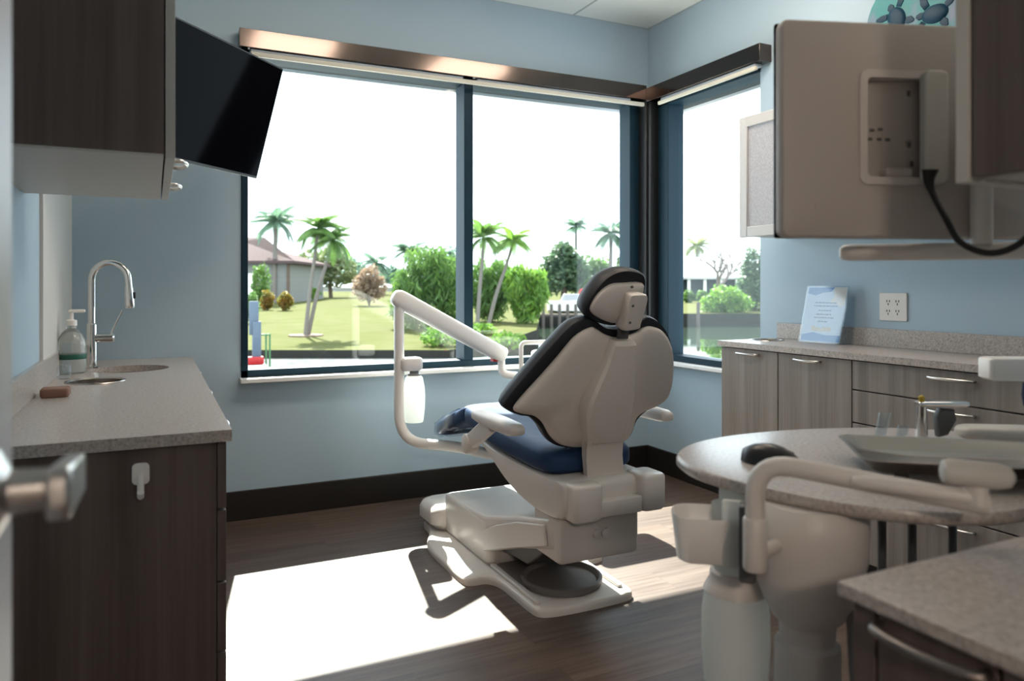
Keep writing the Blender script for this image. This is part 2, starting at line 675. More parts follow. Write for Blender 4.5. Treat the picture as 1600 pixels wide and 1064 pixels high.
# roof overhang outside
M['soffit'] = mat('soffit_board', (.020, .026, .028), .7)
M['fascia'] = mat('white_fascia', (.6, .62, .64), .6)
bm = B()
ov = .52
box(bm, -1.5, XR + .15 + ov, YB + .15, YB + .15 + ov, 2.68, 2.78)
box(bm, XR + .15, XR + .15 + ov, -2, YB + .15, 2.68, 2.78)
struct('roof_soffit', bm, M['soffit'], smooth=0)
bm = B()
box(bm, -1.5, XR + .19 + ov, YB + .15 + ov, YB + .19 + ov, 2.66, 2.86)
box(bm, XR + .15 + ov, XR + .19 + ov, -2, YB + .15 + ov, 2.66, 2.86)
struct('roof_fascia', bm, M['fascia'], smooth=0)

# door with lever on the left
bm = B()
box(bm, -.166, -.12, -.005, .835, .01, 2.13)
door = struct('door_1', bm, mat('pale_door_paint', (.52, .52, .55), .4), bevel=.002)
bm = B()
lathe(bm, (0, .69, 1.11), [(.033, -.12), (.034, -.112), (.034, -.108), (.026, -.104), (.018, -.10), (.016, -.07)], 32, 'X')
hd = build('door_handle', bm, M['nickel'], door)
bm = B()
prism(bm, [(.672, 1.088), (.81, 1.075), (.815, 1.08), (.815, 1.108), (.81, 1.113), (.672, 1.13), (.664, 1.12), (.664, 1.097)],
      lambda a, b, d: Vector((d, a, b)), -.075, -.058)
build('lever', bm, M['nickel'], hd, bevel=.004)


# ------------------------------------------------------------------ cabinets, left
def pull(parent, c, L, axis, out, name='handle', k=1.0, m='nickel'):
    """bowed bar pull; axis is the direction of the bar, out points away from the door"""
    c, axis, out = Vector(c), Vector(axis), Vector(out)
    pts = [c - axis * L / 2, c - axis * L / 2 + out * .018 * k, c - axis * L * .3 + out * .029 * k, c + out * .033 * k,
           c + axis * L * .3 + out * .029 * k, c + axis * L / 2 + out * .018 * k, c + axis * L / 2]
    bm = B()
    tube(bm, cat(pts, 5), .006, 10)
    return build(name, bm, M[m], parent)


lc = thing('base_cabinet', (-.1, 3.15, 0), 'dark wood base cabinet with end panel and drawers under the left sink counter', 'cabinet')
bm = B()
box(bm, XL + .001, .148, 2.08, YB - .001, .0, .868)
build('body', bm, M['wood_dark'], lc, bevel=.001)
rows = [(.690, .862), (.500, .684), (.316, .494), (.02, .310)]
for (y0, y1) in ((2.082, 2.80), (2.806, 3.53), (3.536, 4.28)):
    for z0, z1 in rows:
        bm = B()
        box(bm, .150, .172, y0, y1, z0, z1)
        d = build('drawer', bm, M['wood_dark'], lc, bevel=.0015)
        pull(d, (.172, (y0 + y1) / 2, z1 - .012), .16, (0, 1, 0), (1, 0, 0), k=1.0 if z1 > .8 else .3)
ct = B()
# countertop with two round cut-outs
from math import cos, sin


def slab_with_holes(x0, x1, y0, y1, z0, z1, holes):
    """flat slab with round holes: strips in y, each strip holds at most one hole"""
    bm = B()
    ys = [y0]
    for (hx, hy, r) in sorted(holes, key=lambda h: h[1]):
        ys += [hy - r - .01, hy + r + .01]
    ys.append(y1)
    for i in range(len(ys) - 1):
        a, b_ = ys[i], ys[i + 1]
        h = next((q for q in holes if a < q[1] < b_ and abs((a + b_) / 2 - q[1]) < .02 and b_ - a < 2 * q[2] + .03), None)
        if not h:
            for z, flip in ((z1, 0), (z0, 1)):
                v = [bm.verts.new(p) for p in ((x0, a, z), (x1, a, z), (x1, b_, z), (x0, b_, z))]
                bm.faces.new(v[::-1] if flip else v)
        else:
            n = 48
            hx, hy, r = h
            inner, outer = [], []
            for k in range(n):
                t_ = 2 * PI * k / n
                dx, dy = cos(t_), sin(t_)
                inner.append((hx + r * dx, hy + r * dy))
                sx = ((x1 - hx) / dx if dx > 1e-6 else (x0 - hx) / dx if dx < -1e-6 else 1e9)
                sy = ((b_ - hy) / dy if dy > 1e-6 else (a - hy) / dy if dy < -1e-6 else 1e9)
                q = min(sx, sy)
                outer.append((hx + q * dx, hy + q * dy))
            # snap nearest outer points to the corners
            for cx_, cy_ in ((x0, a), (x1, a), (x1, b_), (x0, b_)):
                k = min(range(n), key=lambda k: (outer[k][0] - cx_) ** 2 + (outer[k][1] - cy_) ** 2)
                outer[k] = (cx_, cy_)
            vi = [[bm.verts.new((*p, z)) for p in inner] for z in (z1, z0)]
            vo = [[bm.verts.new((*p, z)) for p in outer] for z in (z1, z0)]
            for k in range(n):
                j = (k + 1) % n
                bm.faces.new((vo[0][k], vo[0][j], vi[0][j], vi[0][k]))
                bm.faces.new((vo[1][j], vo[1][k], vi[1][k], vi[1][j]))
                bm.faces.new((vi[0][k], vi[0][j], vi[1][j], vi[1][k]))
    # sides
    for (p, q) in (((x0, y0), (x1, y0)), ((x1, y0), (x1, y1)), ((x1, y1), (x0, y1)), ((x0, y1), (x0, y0))):
        v = [bm.verts.new(c_) for c_ in ((*p, z0), (*q, z0), (*q, z1), (*p, z1))]
        bm.faces.new(v)
    return bm


SINK, BIN = (-.10, 3.79, .165), (-.205, 3.34, .095)
bm = slab_with_holes(XL + .001, .184, 2.06, YB - .001, .868, .898, [SINK, BIN])
ctop = build('countertop', bm, M['quartz'], smooth=0, origin=(-.1, 3.1, .868))
tag(ctop, 'speckled grey quartz countertop on the left cabinet with two round openings', 'countertop')
bm = B()
box(bm, XL + .001, XL + .02, 2.06, YB - .01, .898, .998)
build('backsplash', bm, M['quartz'], ctop, bevel=.002)
bm = B()
lathe(bm, (SINK[0], SINK[1], 0), [(.18, .868), (.166, .867), (.163, .80), (.14, .74), (.02, .73)], 40, cap=False)
build('sink_bowl', bm, M['steel'], ctop)
bm = B()
lathe(bm, (BIN[0], BIN[1], 0), [(.108, .899), (.106, .902), (.098, .902), (.094, .898), (.093, .74), (.01, .74)], 40, cap=False)
build('waste_chute', bm, M['steel'], ctop)

# hook on the end panel
t = thing('adhesive_hook', (-.029, 2.078, .745), 'small white adhesive hook on the dark end panel of the left cabinet', 'hook')
F_ = lambda a, b, d: Vector((a, 2.08 - d, b))
bm = B()
prism(bm, rrect(.040, .055, .012, 5, (-.029, .802)), F_, .0005, .006)
build('plate', bm, M['white'], t, bevel=.002)
bm = B()
tube(bm, cat([(-.029, 2.073, .800), (-.029, 2.066, .775), (-.029, 2.060, .755), (-.029, 2.051, .752), (-.029, 2.045, .763)], 6), .0085, 10)
build('hook', bm, M['white'], t)

# upper-left cabinet
UY0, UY1, UX, UZ = 1.92, 2.87, .022, 1.575
uc = thing('upper_cabinet', (-.17, 2.4, UZ), 'dark wood upper cabinet with pale underside on the left wall', 'cabinet')
bm = B()
box(bm, XL + .001, UX, UY0, UY1, UZ + .006, 2.45)
build('body', bm, M['wood_dark'], uc, bevel=.001)
bm = B()
box(bm, XL + .001, UX - .001, UY0 + .001, UY1 - .001, UZ, UZ + .006)
build('underside_panel', bm, M['melamine'], uc)
for (y0, y1) in ((UY0, 2.392), (2.398, UY1)):
    bm = B()
    box(bm, UX + .003, UX + .024, y0, y1, UZ - .001, 2.45)
    d = build('door', bm, M['melamine'], uc, bevel=.001)
    pull(d, (UX + .024, y0 + .26 if y0 > 2.3 else y0 + .25, UZ + .02), .12, (0, 1, 0), (1, 0, 0))

# faucet
fx, fy = -.255, 3.90
t = thing('sink_faucet', (fx, fy, .898), 'tall chrome gooseneck faucet at the round sink on the left counter', 'faucet')
bm = B()
lathe(bm, (fx, fy, .898), [(.028, 0), (.028, .006), (.021, .010), (.021, .20), (.0165, .205)], 24)
build('base', bm, M['chrome'], t)
arc = [(fx, fy, 1.10), (fx, fy, 1.30)] + [(fx + .075 - .075 * cos(a), fy - .02 * a / PI, 1.30 + .082 * sin(a)) for a in [PI * k / 12 for k in range(1, 13)]]
arc.append((fx + .152, fy - .02, 1.265))
bm = B()
tube(bm, arc, .0155, 16)
build('spout', bm, M['chrome'], t)
bm = B()
tube(bm, [(fx + .151, fy - .02, 1.275), (fx + .153, fy - .02, 1.24), (fx + .156, fy - .02, 1.18), (fx + .157, fy - .02, 1.17)], [.0165, .02, .0215, .018], 18)
sp = build('spray_head', bm, M['chrome'], t)
bm = B()
rbox(bm, fx + .168, fx + .180, fy - .032, fy - .008, 1.215, 1.245, .004)
build('spray_button', bm, M['black'], sp)
bm = B()
tube(bm, [(fx + .015, fy, 1.035), (fx + .085, fy, 1.035), (fx + .092, fy, 1.035)], [.021, .021, .015], 20)
hv = build('valve', bm, M['chrome'], t)
bm = B()
tube(bm, [(fx + .075, fy, 1.05), (fx + .125, fy, 1.16)], .0035, 8)
build('lever', bm, M['chrome'], hv)

# soap bottle
sx_, sy_ = -.318, 3.70
t = thing('soap_bottle', (sx_, sy_, .898), 'clear pump soap bottle with dark green band beside the faucet', 'bottle')
bm = B()
lathe(bm, (sx_, sy_, .898), [(.045, 0), (.054, .006), (.056, .02), (.056, .12), (.052, .145), (.036, .175), (.018, .192), (.018, .21)], 28)
build('body', bm, M['soap'], t)
bm = B()
lathe(bm, (sx_, sy_, .898), [(.0566, .062), (.0575, .064), (.0575, .082), (.0566, .084)], 28, cap=False)
build('label', bm, M['green_label'], t)['label'] = 'dark green band'
bm = B()
lathe(bm, (sx_, sy_, .898), [(.021, .205), (.021, .228), (.008, .232), (.008, .262)], 20)
rbox(bm, sx_ - .012, sx_ + .052, sy_ - .010, sy_ + .010, 1.158, 1.172, .006)
build('pump', bm, M['white'], t)
# block of foam
bm = B()
rbox(bm, -.342, -.257, 2.90, 2.98, .8985, .928, .012)
tag(build('sponge', bm, M['brown']), 'small reddish brown sponge on the near part of the left counter', 'sponge')
bm = B()
lathe(bm, (-.325, 3.48, .898), [(.022, .0005), (.026, .01), (.026, .045), (.018, .058), (.004, .062)], 20)
tag(build('small_cup', bm, M['clear']), 'small clear cup beside the small round counter opening', 'cup')

# television on the wall bracket
t = thing('television', (.25, 3.45, 1.80), 'black flat television tilted down beside the left window edge', 'television')
TR, BR = Vector((.575, 3.775, 2.34)), Vector((.461, 3.879, 1.802))
wdir = Vector((cos(R(48)), sin(R(48)), 0))
ddir = (BR - TR).normalized()
ndir = wdir.cross(ddir).normalized()
if ndir.x < 0:
    ndir = -ndir
TL = TR - wdir * .98


def tvf(a, b, d):
    return TR - wdir * a + ddir * b + ndir * d


bm = B()
prism(bm, rrect(.98, .555, .006, 3, (.49, .2775)), tvf, -.03, 0)
build('bezel', bm, M['black'], t, bevel=.003)
bm = B()
prism(bm, rrect(.965, .535, .002, 2, (.49, .2745)), tvf, .0002, .0012)
build('screen', bm, M['screen'], t, smooth=0)
bm = B()
prism(bm, rrect(.55, .36, .03, 4, (.49, .29)), tvf, -.06, -.03)
build('rear_housing', bm, M['black'], t, bevel=.008)
bm = B()
p0 = tvf(.49, .28, -.055)
tube(bm, [p0, p0 - ndir * .10, (-.33, 3.62, p0.z), (-.375, 3.62, p0.z)], .02, 10)
build('wall_bracket', bm, M['black'], t)


# ------------------------------------------------------------------ cabinets, right wall
rc = thing('base_cabinet', (2.92, 2.1, 0), 'ash grey wood base cabinet with doors and drawers along the right wall', 'cabinet')
RZ = .985
bm = B()
box(bm, 2.74, XR - .001, .95, 3.07, .09, RZ - .028)
build('body', bm, M['wood_light'], rc)
bm = B()
box(bm, 2.78, XR - .001, .95, 3.06, 0, .09)
build('toe_kick', bm, M['base'], rc)
for (y0, y1, hy) in ((2.676, 3.068, 2.87), (2.254, 2.670, 2.49)):
    bm = B()
    box(bm, 2.718, 2.739, y0, y1, .10, RZ - .034)
    d = build('door', bm, M['wood_light'], rc, bevel=.0015)
    pull(d, (2.718, hy, RZ - .055), .14, (0, 1, 0), (-1, 0, 0))
for (y0, y1) in ((1.36, 2.248), (.955, 1.354)):
    for (z0, z1) in ((.829, RZ - .034), (.688, .823), (.40, .682), (.10, .394)):
        bm = B()
        box(bm, 2.718, 2.739, y0, y1, z0, z1)
        d = build('drawer', bm, M['wood_light'], rc, bevel=.0015)
        pull(d, (2.718, (y0 + y1) / 2, z1 - .03), .17, (0, 1, 0), (-1, 0, 0))
bm = slab_with_holes(2.70, XR - .001, .94, 3.08, RZ - .028, RZ, [(2.955, 2.985, .075)])
ct2 = build('countertop', bm, M['quartz'], smooth=0, origin=(2.92, 2.0, RZ - .028))
tag(ct2, 'speckled grey quartz countertop on the right wall cabinet behind the round table', 'countertop')
bm = B()
box(bm, XR - .022, XR - .001, .94, 3.07, RZ, RZ + .085)
build('backsplash', bm, M['quartz'], ct2, bevel=.002)
bm = B()
lathe(bm, (2.955, 2.985, 0), [(.09, RZ + .0005), (.088, RZ + .003), (.078, RZ + .003), (.073, RZ - .002), (.072, RZ - .02), (.005, RZ - .026)], 36, cap=False)
build('waste_ring', bm, M['steel'], ct2)

# upper cabinet with framed panels
ru = thing('upper_cabinet', (2.96, 2.4, 1.53), 'white framed upper cabinet with grey textured door on the right wall', 'cabinet')
bm = B()
box(bm, 2.825, XR - .001, 1.4, 3.022, 1.535, 2.16)
build('body', bm, M['melamine'], ru, bevel=.002)
for y1 in (3.025, 2.475, 1.925):
    y0 = y1 - .545
    bm = B()
    fw = .055
    for q in ((y0, y0 + fw, 1.53, 2.163), (y1 - fw, y1, 1.53, 2.163), (y0 + fw, y1 - fw, 1.53, 1.53 + fw), (y0 + fw, y1 - fw, 2.163 - fw, 2.163)):
        box(bm, 2.80, 2.823, *q)
    d = build('door', bm, M['frame_white'], ru, bevel=.004)
    bm = B()
    box(bm, 2.810, 2.819, y0 + fw, y1 - fw, 1.53 + fw, 2.163 - fw)
    build('door_panel', bm, M['fabric'], d)

# fused glass sea turtles on top of the cabinet
t = thing('glass_panel', (2.97, 2.2, 2.16), 'turquoise art glass panel with dark turtles standing on the upper cabinet', 'glass art')
tm = mat('turquoise_glass', (.03, .22, .23), .45, spec=.25, noise=(5.5, (.22, .19, .32), (1, 1, .6), .45, .62))
bm = B()
o = cat([(1.94, 2.163), (2.38, 2.163), (2.41, 2.40), (2.37, 2.60), (2.2, 2.68), (2.02, 2.64), (1.93, 2.45)], 5, True)
o = cat([(p[0], p[1], 0) for p in [(1.94, 2.163), (2.38, 2.163), (2.41, 2.40), (2.37, 2.60), (2.2, 2.68), (2.02, 2.64), (1.93, 2.45)]], 5, True)
zmin = min(p.y for p in o)
o2 = [(p.x, max(p.y, 2.1615)) for p in o]
FG = lambda a, b, d: Vector((2.95 + d + .15 * (b - 2.16), a, b))
prism(bm, o2, FG, 0, .012)
build('sheet', bm, tm, t, bevel=.003)
tk = mat('dark_teal_glass', (.005, .04, .075), .5, spec=.2)
for (cy, cz, rot) in ((2.245, 2.47, 60), (2.06, 2.43, 10)):
    bm = B()
    bd = [(.062 * cos(a), .042 * sin(a)) for a in [2 * PI * k / 20 for k in range(20)]]

    def tf(a, b, d, cy=cy, cz=cz, rot=rot):
        c_, s_ = cos(R(rot)), sin(R(rot))
        return FG(cy + a * c_ - b * s_, cz + a * s_ + b * c_, -d)
    pillow(bm, bd, tf, [(1, .0), (.95, .004), (.7, .009), (.3, .011)])
    for (fa, fb, fl, fr_) in ((.045, .03, .075, 50), (.045, -.03, .06, -60), (-.04, .03, .045, 140), (-.04, -.03, .045, -140), (.055, 0, .035, 0)):
        ca, sa = cos(R(fr_)), sin(R(fr_))
        fl_o = [(fa + fl * u_ * ca - v_ * sa, fb + fl * u_ * sa + v_ * ca) for u_, v_ in ((0, -.014), (.5, -.018), (1, -.006), (1, .006), (.5, .016), (0, .014))]
        pillow(bm, fl_o, tf, [(1, 0), (.9, .003), (.4, .004)])
    build('turtle', bm, tk, t)

# outlet
t = thing('wall_outlet', (XR, 2.36, 1.105), 'white four socket wall outlet above the right countertop', 'outlet')
bm = B()
FO = lambda a, b, d: Vector((XR - d, 2.363 - a, 1.175 + b))
prism(bm, rrect(.145, .133, .006, 3), FO, .0003, .007)
op = build('cover_plate', bm, mat('outlet_white', (.72, .69, .66), .4), t, bevel=.003)
for a in (-.024, .024):
    for b_ in (.022, -.024):
        bm = B()
        for q in ((-.007, .005), (.007, .005), (0, -.009)):
            prism(bm, rrect(.005, .011, .002, 2, (a + q[0], b_ + q[1])), FO, .0072, .0078)
        build('socket', bm, M['grey_dark'], op, smooth=0)

# acrylic sign
t = thing('acrylic_sign', (3.02, 2.68, RZ), 'clear acrylic sign holder with blue printed sheet on the right countertop', 'sign')
sa0, sa1 = Vector((3.005, 2.815, RZ + .001)), Vector((3.02, 2.565, RZ + .001))
su = (sa1 - sa0).normalized()
sv = Vector((sin(R(13)), 0, cos(R(13))))
sn = su.cross(sv).normalized()
if sn.x > 0:
    sn = -sn
SF = lambda a, b, d: sa0 + su * a + sv * b + sn * d
SWd, SHt = .25, .295
bm = B()
prism(bm, rrect(SWd, SHt, .003, 2, (SWd / 2, SHt / 2)), SF, .0015, .0035)
box(bm, 0, 0, 0, 0, 0, 0)
bm.free()
bm = B()
prism(bm, rrect(SWd, SHt, .003, 2, (SWd / 2, SHt / 2)), SF, .0015, .0045)
build('front_sheet', bm, M['clear'], t, smooth=0)
bm = B()
prism(bm, [(0, 0), (SWd, 0), (SWd, .004), (0, .004)], lambda a, b, d: sa0 + su * a + Vector((d, 0, b)), -.001, .075)
build('foot', bm, M['clear'], t, smooth=0)
bm = B()
prism(bm, [(.01, .008), (SWd - .01, .008), (SWd - .01, SHt - .006), (.01, SHt - .006)], SF, 0, .001)
pp = build('printed_sheet', bm, M['paper'], t, smooth=0)
bm = B()
prism(bm, [(.012, .010), (SWd - .012, .010), (SWd - .012, .045), (.16, .042), (.08, .055), (.012, .04)], SF, .001, .0013)
build('colour_band', bm, M['paper_blue'], pp, smooth=0)
bm = B()
prism(bm, [(.012, SHt - .008), (.165, SHt - .008), (.15, SHt - .03), (.10, SHt - .035), (.06, SHt - .05), (.012, SHt - .04)], SF, .001, .0013)
build('colour_band', bm, M['paper_blue'], pp, smooth=0)
bm = B()
random.seed(5)
for (b_, wd) in ((.205, .12), (.188, .13), (.165, .07), (.145, .09), (.128, .11), (.108, .06)):
    a = SWd / 2 - wd / 2
    while a < SWd / 2 + wd / 2:
        l = random.uniform(.008, .02)
        prism(bm, [(a, b_), (a + l, b_), (a + l, b_ + .006), (a, b_ + .006)], SF, .001, .0014)
        a += l + .004
build('print_lines', bm, M['ink'], pp, smooth=0)
bm = B()
random.seed(6)
for k in range(9):
    a = .065 + k * .013
    h = random.uniform(.018, .035)
    prism(bm, [(a, .06), (a + .010, .06), (a + .011, .06 + h * .7), (a + .005, .06 + h), (a - .001, .06 + h * .7)], SF, .001, .0014)
build('printed_picture', bm, mat('print_warm', (.62, .50, .36), .6), pp, smooth=0)
bm = B()
prism(bm, [(.165, SHt - .008), (SWd - .012, SHt - .008), (SWd - .014, .20), (SWd - .03, .185), (.19, .20), (.15, .21), (.17, .24)], SF, .001, .0014)
build('printed_cloud', bm, mat('print_cream', (.72, .66, .60), .6), pp, smooth=0)

# ------------------------------------------------------------------ near right counter and cabinet
nc = thing('base_cabinet', (1.08, .1, 0), 'dark wood base cabinet in the near right corner below the round table', 'cabinet')
bm = B()
box(bm, .808, 1.418, .0, .650, 0, .881)
build('body', bm, M['wood_dark'], nc, bevel=.001)
for (y0, y1) in ((.476, .617), (.01, .470)):
    bm = B()
    box(bm, .790, .807, y0, y1, .62, .877)
    d = build('drawer', bm, M['wood_dark'], nc, bevel=.0015)
    pull(d, (.790, (y0 + y1) / 2, .864), .125, (0, 1, 0), (-1, 0, 0), m='dull_nickel')
    bm = B()
    box(bm, .790, .807, y0, y1, .09, .612)
    build('door', bm, M['wood_dark'], nc, bevel=.0015)
bm = B()
box(bm, .790, .807, .622, .652, 0, .880)
build('end_stile', bm, M['wood_dark'], nc, bevel=.001)
bm = B()
box(bm, .775, 1.418, -.008, .664, .882, .900)
tag(build('countertop', bm, M['quartz'], bevel=.002), 'speckled quartz countertop in the near right corner in shadow', 'countertop')

# near right upper cabinet
nu = thing('upper_cabinet', (1.24, .2, 1.42), 'dark wood upper cabinet with pale edge at the right frame edge', 'cabinet')
bm = B()
box(bm, 1.05, 1.07, .672, .692, 1.42, 2.5)
box(bm, 1.07, 1.419, .66, .692, 1.42, 2.5)
build('side_panel', bm, M['melamine'], nu, bevel=.001)['label'] = 'pale side panel'
bm = B()
box(bm, 1.072, 1.419, -.005, .66, 1.425, 2.5)
build('body', bm, M['melamine'], nu)
for (y0, y1) in ((.33, .668), (-.003, .324)):
    bm = B()
    box(bm, 1.052, 1.071, y0, y1, 1.427, 2.5)
    build('door', bm, M['wood_dark'], nu, bevel=.001)


# ------------------------------------------------------------------ monitor on its arm
mt = thing('computer_monitor', (1.2, .9, 1.36), 'pale grey monitor seen from behind with a recessed rear port bay', 'monitor')
m0 = Vector((.991, .964, 1.357))
mu = Vector((1.296 - .993, .857 - .964, 0)).normalized()
mn = Vector((mu.y, -mu.x, 0))           # faces the camera
if mn.y > 0:
    mn = -mn
MF = lambda a, b, d: m0 + mu * a + Vector((0, 0, b)) + mn * d
mm = mat('monitor_shell', (.44, .40, .37), .5)
MWd, MHt = .56, .384
ra = (.148, .298, .100, .292)           # recess a0 a1 b0 b1
bm = B()
# back shell with an open recess: outer skin, front face, recess walls
oc, ic = (MWd / 2, MHt / 2), ((ra[0] + ra[1]) / 2, (ra[2] + ra[3]) / 2)
wi, hi_ = ra[1] - ra[0], ra[3] - ra[2]
rs = []
for (w_, h_, r_, c_, d_) in ((MWd - .004, MHt - .004, .012, oc, -.030), (MWd, MHt, .014, oc, -.024), (MWd, MHt, .014, oc, -.008), (MWd - .006, MHt - .006, .012, oc, -.002),
                             (MWd - .018, MHt - .018, .010, oc, 0), (wi + .004, hi_ + .004, .008, ic, 0), (wi, hi_, .008, ic, -.003), (wi, hi_, .008, ic, -.017)):
    rs.append([MF(a, b, d_) for a, b in rrect(w_, h_, r_, 5, c_)])
rings(bm, rs, cap=False)
build('rear_shell', bm, mm, mt, smooth=30)
bm = B()
prism(bm, rrect(MWd, MHt, .004, 3, (MWd / 2, MHt / 2)), MF, -.034, -.030)
build('screen', bm, M['screen'], mt)
bm = B()
o_ = rrect(ra[1] - ra[0] + .012, ra[3] - ra[2] + .012, .016, 5, ((ra[0] + ra[1]) / 2, (ra[2] + ra[3]) / 2))
i_ = rrect(ra[1] - ra[0] - .016, ra[3] - ra[2] - .016, .010, 5, ((ra[0] + ra[1]) / 2, (ra[2] + ra[3]) / 2))
rings(bm, [[MF(a, b, 0) for a, b in o_], [MF(a, b, .004) for a, b in o_], [MF(a, b, .004) for a, b in i_], [MF(a, b, -.016) for a, b in i_]], cap=False)
build('recess_rim', bm, mat('monitor_rim', (.55, .51, .48), .45), mt)
bm = B()
prism(bm, [(ra[0], ra[2]), (ra[1], ra[2]), (ra[1], ra[3]), (ra[0], ra[3])], MF, -.028, -.016)
pb = build('port_bay', bm, mat('bay_grey', (.36, .33, .31), .5), mt)
for (a, b_, pw, ph) in ((.172, .178, .009, .005), (.190, .178, .009, .005), (.206, .178, .009, .005), (.176, .194, .009, .005), (.192, .196, .009, .005),
                        (.246, .262, .006, .010), (.247, .17, .006, .010), (.252, .135, .006, .010)):
    bm = B()
    prism(bm, rrect(pw, ph, .001, 2, (a, b_)), MF, -.016, -.0145)
    build('port', bm, M['grey_dark'], pb)
bm = B()
prism(bm, rrect(.05, .016, .006, 4, (.215, .116)), MF, -.016, .006)
build('cable_clip', bm, mm, mt, bevel=.003)
bm = B()
prism(bm, rrect(.044, .20, .012, 5, (.276, .196)), MF, .001, .022)
build('mount_plate', bm, M['melamine'], mt, bevel=.004)
bm = B()
prism(bm, [(.0075 * cos(2 * PI * k / 18) + .067, .0075 * sin(2 * PI * k / 18) + .057) for k in range(18)], MF, -.001, .002)
build('power_button', bm, mm, mt)

ar = thing('monitor_arm', (1.3, .9, 1.30), 'flat grey monitor support arm under the monitor and the near right cabinet', 'monitor arm')
bm = B()
a0, a1 = Vector((*W(1312, 1.40), 1.334)), Vector((1.475, .70, 1.334))
ax = (a1 - a0).normalized()
tube(bm, [a0, a0 + ax * .006, a0 + ax * .02, a1], [.009, .014, .0155, .0155], 16)
build('bar', bm, M['grey_metal'], ar)
bm = B()
p = MF(.36, 0, .021)
tube(bm, [(p.x, p.y, 1.345), (p.x, p.y, 1.56)], .018, 16)
build('post', bm, M['grey_metal'], ar)
bm = B()
box(bm, 1.43, 1.53, .655, .668, 1.28, 1.39)
box(bm, 1.455, 1.495, .665, .72, 1.315, 1.353)
build('wall_plate', bm, M['grey_metal'], ar, bevel=.004)
bm = B()
c0 = MF(.257, .088, .028)
c1 = Vector((*W(1490, 1.22), 1.31))
path = [c0 + Vector((0, 0, .03)), c0, Vector((*W(1480, 1.26), ZZ(345, 1.26))), Vector((*W(1500, 1.24), ZZ(378, 1.24))), Vector((*W(1540, 1.22), ZZ(395, 1.22))),
        Vector((*W(1580, 1.2), ZZ(388, 1.2))), Vector((*W(1612, 1.19), ZZ(360, 1.19))), Vector((*W(1622, 1.18), ZZ(300, 1.18))), Vector((*W(1612, 1.17), ZZ(280, 1.17)))]
pc = cat(path, 8)
tube(bm, pc, [max(.0055, .014 - .0009 * i) for i in range(len(pc))], 12)
tag(build('power_cable', bm, M['black']), 'thick black cable looping below the monitor at the right', 'cable')


# ------------------------------------------------------------------ dental chair
CX = 1.535
ch = thing('dental_chair', (CX, 3.0, 0), 'dental chair with navy upholstery, pale grey shell and window-side arm', 'dental chair')
NB = Vector((0, -1, -.26)).normalized()


def BF(x, z, d):
    return Vector((x, 2.48 - .26 * (z - .667), z)) + NB * d


cush = [(1.451, 1.155), (1.385, 1.136), (1.321, 1.074), (1.259, 1.004), (1.198, .93), (1.153, .872), (1.137, .84), (1.16, .818),
        (1.207, .798), (1.253, .786), (1.299, .745), (1.333, .699), (1.37, .669), (1.43, .65), (1.518, .646), (1.63, .644), (1.70, .65),
        (1.73, .681), (1.745, .734), (1.787, .771), (1.843, .79), (1.884, .828), (1.885, .905), (1.867, 1.003), (1.842, 1.066),
        (1.806, 1.11), (1.764, 1.141), (1.715, 1.155), (1.673, 1.139), (1.646, 1.118), (1.608, 1.111), (1.538, 1.115), (1.486, 1.143)]
shell = [(1.452, 1.123), (1.392, 1.092), (1.329, 1.017), (1.267, .946), (1.213, .888), (1.179, .846), (1.178, .825), (1.205, .811),
         (1.26, .798), (1.30, .77), (1.34, .715), (1.388, .676), (1.448, .657), (1.52, .654), (1.62, .654), (1.690, .662), (1.717, .70),
         (1.728, .753), (1.77, .781), (1.83, .80), (1.871, .838), (1.876, .923), (1.849, 1.031), (1.793, 1.097), (1.732, 1.12),
         (1.697, 1.117), (1.66, 1.097), (1.584, 1.082), (1.523, 1.096), (1.481, 1.118)]


def sm(o, n=4):
    return [(p.x, p.y) for p in cat([(a, b, 0) for a, b in o], n, True)]


BC = (1.53, .90)
bm = B()
pillow(bm, sm(cush), BF, [(.45, -.085), (.85, -.082), (.95, -.07), (.99, -.045), (1, -.02), (.99, .002), (.97, .006), (.8, .004), (.3, .004)], BC)
build('backrest_cushion', bm, M['vinyl_black'], ch)
bm = B()
pillow(bm, sm(shell), BF, [(.9, .002), (.985, .006), (1, .012), (.985, .022), (.95, .030), (.85, .040), (.6, .05), (.3, .054)], BC)
build('backrest_shell', bm, M['grey_shell'], ch, smooth=60)


def spine_ring(z, xc, hb, ho, p0, p1):
    o = [(-hb, p0), (-hb * .97, p0 + (p1 - p0) * .35), (-ho * 1.06, p1 - .012), (-ho * .9, p1 - .002), (-ho * .45, p1), (0, p1 + .001), (ho * .45, p1),
         (ho * .9, p1 - .002), (ho * 1.06, p1 - .012), (hb * .97, p0 + (p1 - p0) * .35), (hb, p0)]
    return [BF(xc + a, z, d) for a, d in o]


